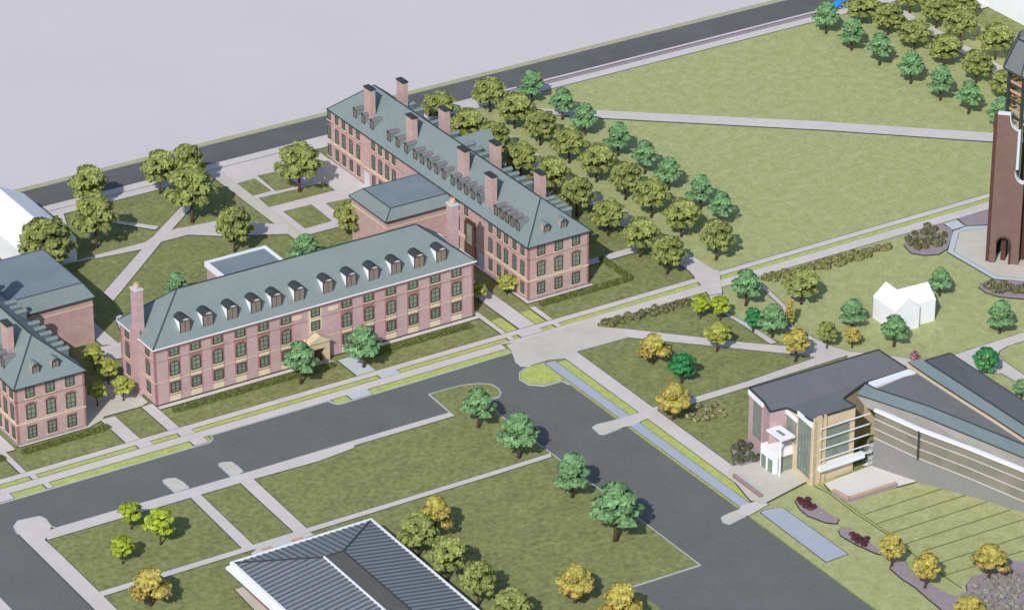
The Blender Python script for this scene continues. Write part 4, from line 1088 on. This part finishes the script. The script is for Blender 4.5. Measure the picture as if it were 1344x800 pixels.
# south block
tree('lime', 172.5, 694, 658, 30, 'yellow green tree beside the street walk, smallest of three'); tree('lime', 211, 714, 667, 40, 'yellow green tree, largest of three on the south lawn')
tree('lime', 161, 739, 703, 31, 'yellow green tree standing closest to the side street')
tree('gold', 198, 794, 746, 56, 'golden tree with orange lower leaves by the narrow south path')
for a in ((628, 560, 508, 48, 'green tree on the lawn tip by the street corner'), (681, 600, 541, 56, 'green tree at the road edge just above the narrow south path'),
          (751, 652, 594, 52, 'green tree at the road edge just below the narrow south path'), (808, 709, 630, 72, 'largest green tree, at the road edge casting shadow on the asphalt')):
    tree('green', *a)
tree('gold', 755, 790, 741, 56, 'golden tree alone in the middle of the south lawn'); tree('gold', 814, 823, 764, 56, 'golden tree at the bottom edge by the street corner of the lawn')
tree('gold', 572, 705, 649, 48, 'golden tree behind the row of olive trees at the metal roofed building')
for i, (x, y, t_) in enumerate(((549, 729, 674), (587.5, 761, 703), (628, 794, 736), (672, 827, 772))):
    tree('shade', x, y, t_, 50, f'{ORD[i]} olive tree from the top in the row beside the metal roofed building', 'olive trees beside the metal roofed building')
# triangular lawns and the east side
tree('gold', 857, 477, 438, 44, 'golden tree by the path that leaves the corner plaza'); tree('emerald', 894.5, 502, 463, 36, 'emerald round tree between two golden trees')
tree('gold', 884, 549, 503, 50, 'golden tree where the promenade meets a side path')
tree('round_gold', 1044, 474, 430, 34, 'round golden tree standing on the path junction near the pavilion')
tree('young', 941, 461, 423, 34, 'yellow olive tree beside the path from the corner plaza')
tree('lime', 919, 418, 386, 25, 'left one of two small yellow green trees at the shrub row end'); tree('lime', 945, 420.5, 388, 26, 'right one of two small yellow green trees at the shrub row end')
for a in ((979, 401, 352, 44, 'green tree at the meeting of the two street walks'), (1013.5, 442, 399, 42, 'green tree beside the emerald tree between two paths'),
          (1118.5, 429, 393, 40, 'green tree at the left wall of the white house'), (1173, 454.5, 412, 40, 'green tree in front of the white house'),
          (1233, 388, 351, 34, 'green tree behind the right wall of the white house'), (1312, 437, 394, 40, 'green tree on the lawn below the bell tower'),
          (1340, 524, 497, 26, 'green tree cut by the right edge beside the dark roofs')):
    tree('green', *a)
tree('emerald', 988, 436, 403, 24, 'small emerald tree touching a larger green tree by the narrow path')
tree('shade', 1051.6, 399, 353, 46, 'olive tree in front of the long shrub row'); tree('shade', 1085, 457, 422, 28, 'small olive tree by the path next to the small golden one')
tree('round_gold', 1118, 456, 429, 22, 'small golden tree below the white house'); tree('column', 1036, 428, 389, 13, 'narrow golden columnar tree on the diagonal path')
tree('round_green', 1294, 489, 456, 35, 'round bright green tree on the path behind the dark roofs')
for a in ((1169.7, 744, 700, 32, 'golden tree between the second wine shrub bed and the mulch bed'), (1214, 772, 724, 34, 'golden tree standing in the long mulch bed')): tree('round_gold', *a)
tree('gold', 1297.5, 759, 713, 52, 'golden tree above the grey shrub bed'); tree('round_gold', 1271.5, 822, 783, 40, 'golden tree cut by the bottom edge next to the shrub bed')

# shrubs
def shrub_mesh(mats, r, h, seed, n=9, nl=26, size=.26, og=0):
    rg = random.Random(seed); mb = MB()
    for c in range(n):
        a = c*2.4; rad = r*.55*math.sqrt((c+.3)/n); ctr = Vector((rad*math.cos(a), rad*math.sin(a), h*(.75-.35*rad/r)*rg.uniform(.8, 1.1)))
        for _ in range(nl):
            d = Vector((rg.gauss(0, 1), rg.gauss(0, 1), abs(rg.gauss(0, 1)))).normalized()
            p = ctr+Vector((d.x*r*.5, d.y*r*.5, d.z*h*.4-rg.random()*h*.35)); p.z = max(.03, p.z)
            leaf_quad(mb, p, d+Vector((rg.gauss(0, .3), rg.gauss(0, .3), .3)), size*rg.uniform(.7, 1.3), 1 if og and rg.random() < og else 0, rg)
    return mb.mesh('shrub', mats)
SH = {k: [shrub_mesh(ms, r, h, 5+v+len(k), og=og) for v in range(3)] for k, ms, r, h, og in (
    ('olive', ['leaf_shrub'], .95, 1.2, 0), ('dark', ['leaf_dark'], .8, 1.1, 0), ('wine', ['leaf_wine'], .7, .8, 0), ('flower', ['leaf_shrub', 'leaf_blossom'], .75, 1.0, .22), ('row', ['leaf_dark', 'leaf_shrub'], .85, 1.1, .55),
    ('grey', ['leaf_grey', 'leaf_blossom'], .6, .9, .15), ('mixed', ['leaf_dark', 'leaf_shrub'], .9, 1.2, .4))}
sc_ = [0]
def shrub(kind, p, label, group, s=1.0):
    i = sc_[0]; sc_[0] += 1
    o = bpy.data.objects.new('shrub', SH[kind][i % 3]); COL.objects.link(o); o.location = (p[0], p[1], GL+.01); o.rotation_euler.z = (i*1.7) % 6.28
    k = s*rnd.uniform(.85, 1.15); o.scale = (k, k, k*rnd.uniform(.9, 1.1)); tag(o, label, 'shrub', group)
def row(kind, a, c, n, label, group, jit=.5, s=1.0, bow=0):
    p, q = Vector(at(*a)), Vector(at(*c))
    for i in range(n):
        v = p.lerp(q, i/(n-1)); shrub(kind, (v.x+rnd.uniform(-jit, jit), v.y+rnd.uniform(-jit, jit)), label, group, s)
row('row', (794, 426), (908, 398), 17, 'dark green shrub in the row along the street walk above the triangular lawn', 'shrubs edging the triangular lawn')
row('row', (800, 428.5), (900, 403.5), 12, 'dark green shrub in the row along the street walk above the triangular lawn', 'shrubs edging the triangular lawn', s=.9)
row('olive', (1002, 368), (1165, 326), 24, 'olive shrub in the long row beside the walk to the bell tower', 'shrubs along the walk to the bell tower')
row('olive', (1010, 370), (1140, 337), 16, 'olive shrub in the long row beside the walk to the bell tower', 'shrubs along the walk to the bell tower', .7)
for p in ((1192, 317), (1200, 310), (1207, 318), (1213, 308), (1220, 313), (1226, 304), (1228, 314), (1231, 324), (1222, 322), (1236, 320), (1199, 321), (1217, 300), (1195, 323), (1209, 324), (1216, 319), (1214, 327), (1238, 312), (1222, 308), (1204, 328)): shrub('mixed', at(*p), 'speckled shrub in the mulch bed left of the bell tower', 'shrubs in the bed left of the bell tower', .95)
for p in ((1301, 374), (1309, 379), (1314, 385), (1317, 376), (1337, 380), (1342, 386), (1347, 378), (1296, 379), (1305, 384), (1332, 386), (1326, 379), (1322, 383)): shrub('mixed', at(*p), 'speckled shrub in the mulch bed below the bell tower', 'shrubs in the bed below the bell tower', .95)
for p in ((900, 537), (908, 545), (916, 536), (922, 545), (930, 540), (938, 534), (945, 541), (913, 553), (926, 552), (950, 547), (935, 549), (904, 550)): shrub('flower', at(*p), 'white flowering shrub in the cluster beside the path above the pavilion', 'flowering shrubs above the pavilion', .95)
for p in ((966, 590), (973, 586), (980, 592), (986, 599), (972, 598), (979, 605), (990, 606), (966, 604), (996, 603), (972, 608), (984, 588)): shrub('dark', at(*p), 'dark shrub in the bed at the pavilion corner', 'dark shrubs at the pavilion corner', 1.0)
for p in ((1038, 611), (1044, 614), (1050, 617), (1055, 621), (1047, 610), (1059, 624)): shrub('wine', at(*p), 'dark red shrub against the pavilion glass wall', 'red shrubs at the pavilion wall', .9)
for p in ((1049, 657), (1055, 660), (1061, 663), (1067, 667), (1052, 662), (1058, 667), (1064, 669), (1060, 657)): shrub('wine', at(*p), 'wine red shrub in the mulch bed beside the water panel', 'wine shrubs in the bed beside the water panel', .9)
for p in ((1118, 703), (1124, 706), (1130, 709), (1136, 713), (1121, 709), (1127, 713), (1134, 717), (1138, 708)): shrub('wine', at(*p), 'wine red shrub in the bed near a round golden tree', 'wine shrubs in the bed near the golden tree', .9)
for i in range(9):
    for j in range(8):
        x = 1274+i*10+(j % 2)*5+rnd.uniform(-2, 2); y = 762+j*7+rnd.uniform(-2, 2)-(i-3)*1.6
        if x > 1350 or y > 812 or (x < 1290 and y < 772): continue
        shrub('grey', at(x, y), 'grey shrub in the big mulch bed at the lower right corner', 'grey shrubs in the corner bed', .9)
q = at(1199.5, 475); pk = thing('flowering_shrub', 'small pink flowering bush behind the teal roof band', 'shrub', (q[0], q[1], GL))
inst(shrub_mesh(['leaf_pink', 'leaf_dark'], 1.1, 2.0, 3, og=.3), 'foliage', pk, scale=(.9, .9, 1.2))
# clipped hedges
def hedge(pts, label, w=1.2, h=.9):
    rg = random.Random(int(abs(pts[0][0])*10)); loc = (pts[0][0], pts[0][1], GL); b = MB()
    for i in range(len(pts)-1):
        p, q = Vector(pts[i]), Vector(pts[i+1]); L = (q-p).length; d = (q-p)/L; n = Vector((-d.y, d.x))
        for _ in range(int(L*46)):
            t = rg.random()*L; u = rg.uniform(-w/2, w/2); z = h*rg.uniform(.85, 1.05); nn = Vector((0, 0, 1))
            f = rg.random()
            if f < .4: u = w/2*rg.choice((-1, 1)); z = rg.uniform(.05, h); nn = Vector((n.x*u, n.y*u, .2))
            c = p+d*t+n*u
            leaf_quad(b, Vector((c.x, c.y, GL+z)), nn+Vector((rg.gauss(0, .3), rg.gauss(0, .3), rg.gauss(0, .3))), .2*rg.uniform(.7, 1.4), 0, rg)
        mb0 = len(b.f); b.bar((p.x, p.y, GL+h*.45), (q.x, q.y, GL+h*.45), w*.9, h*.86); b.tone += [.15]*(len(b.f)-mb0)
    tag(based(b, 'hedge', 'leaf_hedge', loc), label, 'hedge')
hedge([(-79.3, -4.0), (-43.8, -4.0)], 'long clipped hedge left of the cream stone doorway'); hedge([(-36.6, -4.0), (-12.2, -4.0)], 'clipped hedge right of the cream stone doorway')
hedge([(-111.0, -3.6), (-92.8, -3.2)], 'clipped hedge before the left edge hall, right of the thin walk'); hedge([(-135, -3.6), (-114.8, -3.6)], 'clipped hedge at the left edge of the picture')
hd = z3(560, 180, 3.635, (575, 788), (955, 690), (815, 612))
hedge([(4.6, -3.6), (26.5, -3.6), (26.5, 7.5)], 'clipped hedge turning the corner of the longest hall')

# ------------------------------------------------------------------ light
W = bpy.data.worlds.new('World'); S.world = W; W.use_nodes = True
nt = W.node_tree; bg = nt.nodes['Background']
sky = nt.nodes.new('ShaderNodeTexSky'); sky.sky_type = 'NISHITA'; sky.sun_disc = False
AZ = R(50); EL = R(38)
sky.sun_elevation = EL; sky.sun_rotation = AZ+math.pi
nt.links.new(sky.outputs[0], bg.inputs[0]); bg.inputs[1].default_value = .11
sd = bpy.data.lights.new('sun', 'SUN'); sd.energy = 3.2; sd.angle = R(.5); sd.color = (1, .965, .915)
so = bpy.data.objects.new('sun', sd); COL.objects.link(so)
dirv = Vector((math.sin(AZ)*math.cos(EL), math.cos(AZ)*math.cos(EL), -math.sin(EL)))
so.rotation_euler = dirv.to_track_quat('-Z', 'Y').to_euler()
S.view_settings.view_transform = 'Standard'; S.view_settings.look = 'None'; S.view_settings.exposure = 0.15; S.view_settings.gamma = 1
S.render.engine = 'CYCLES'
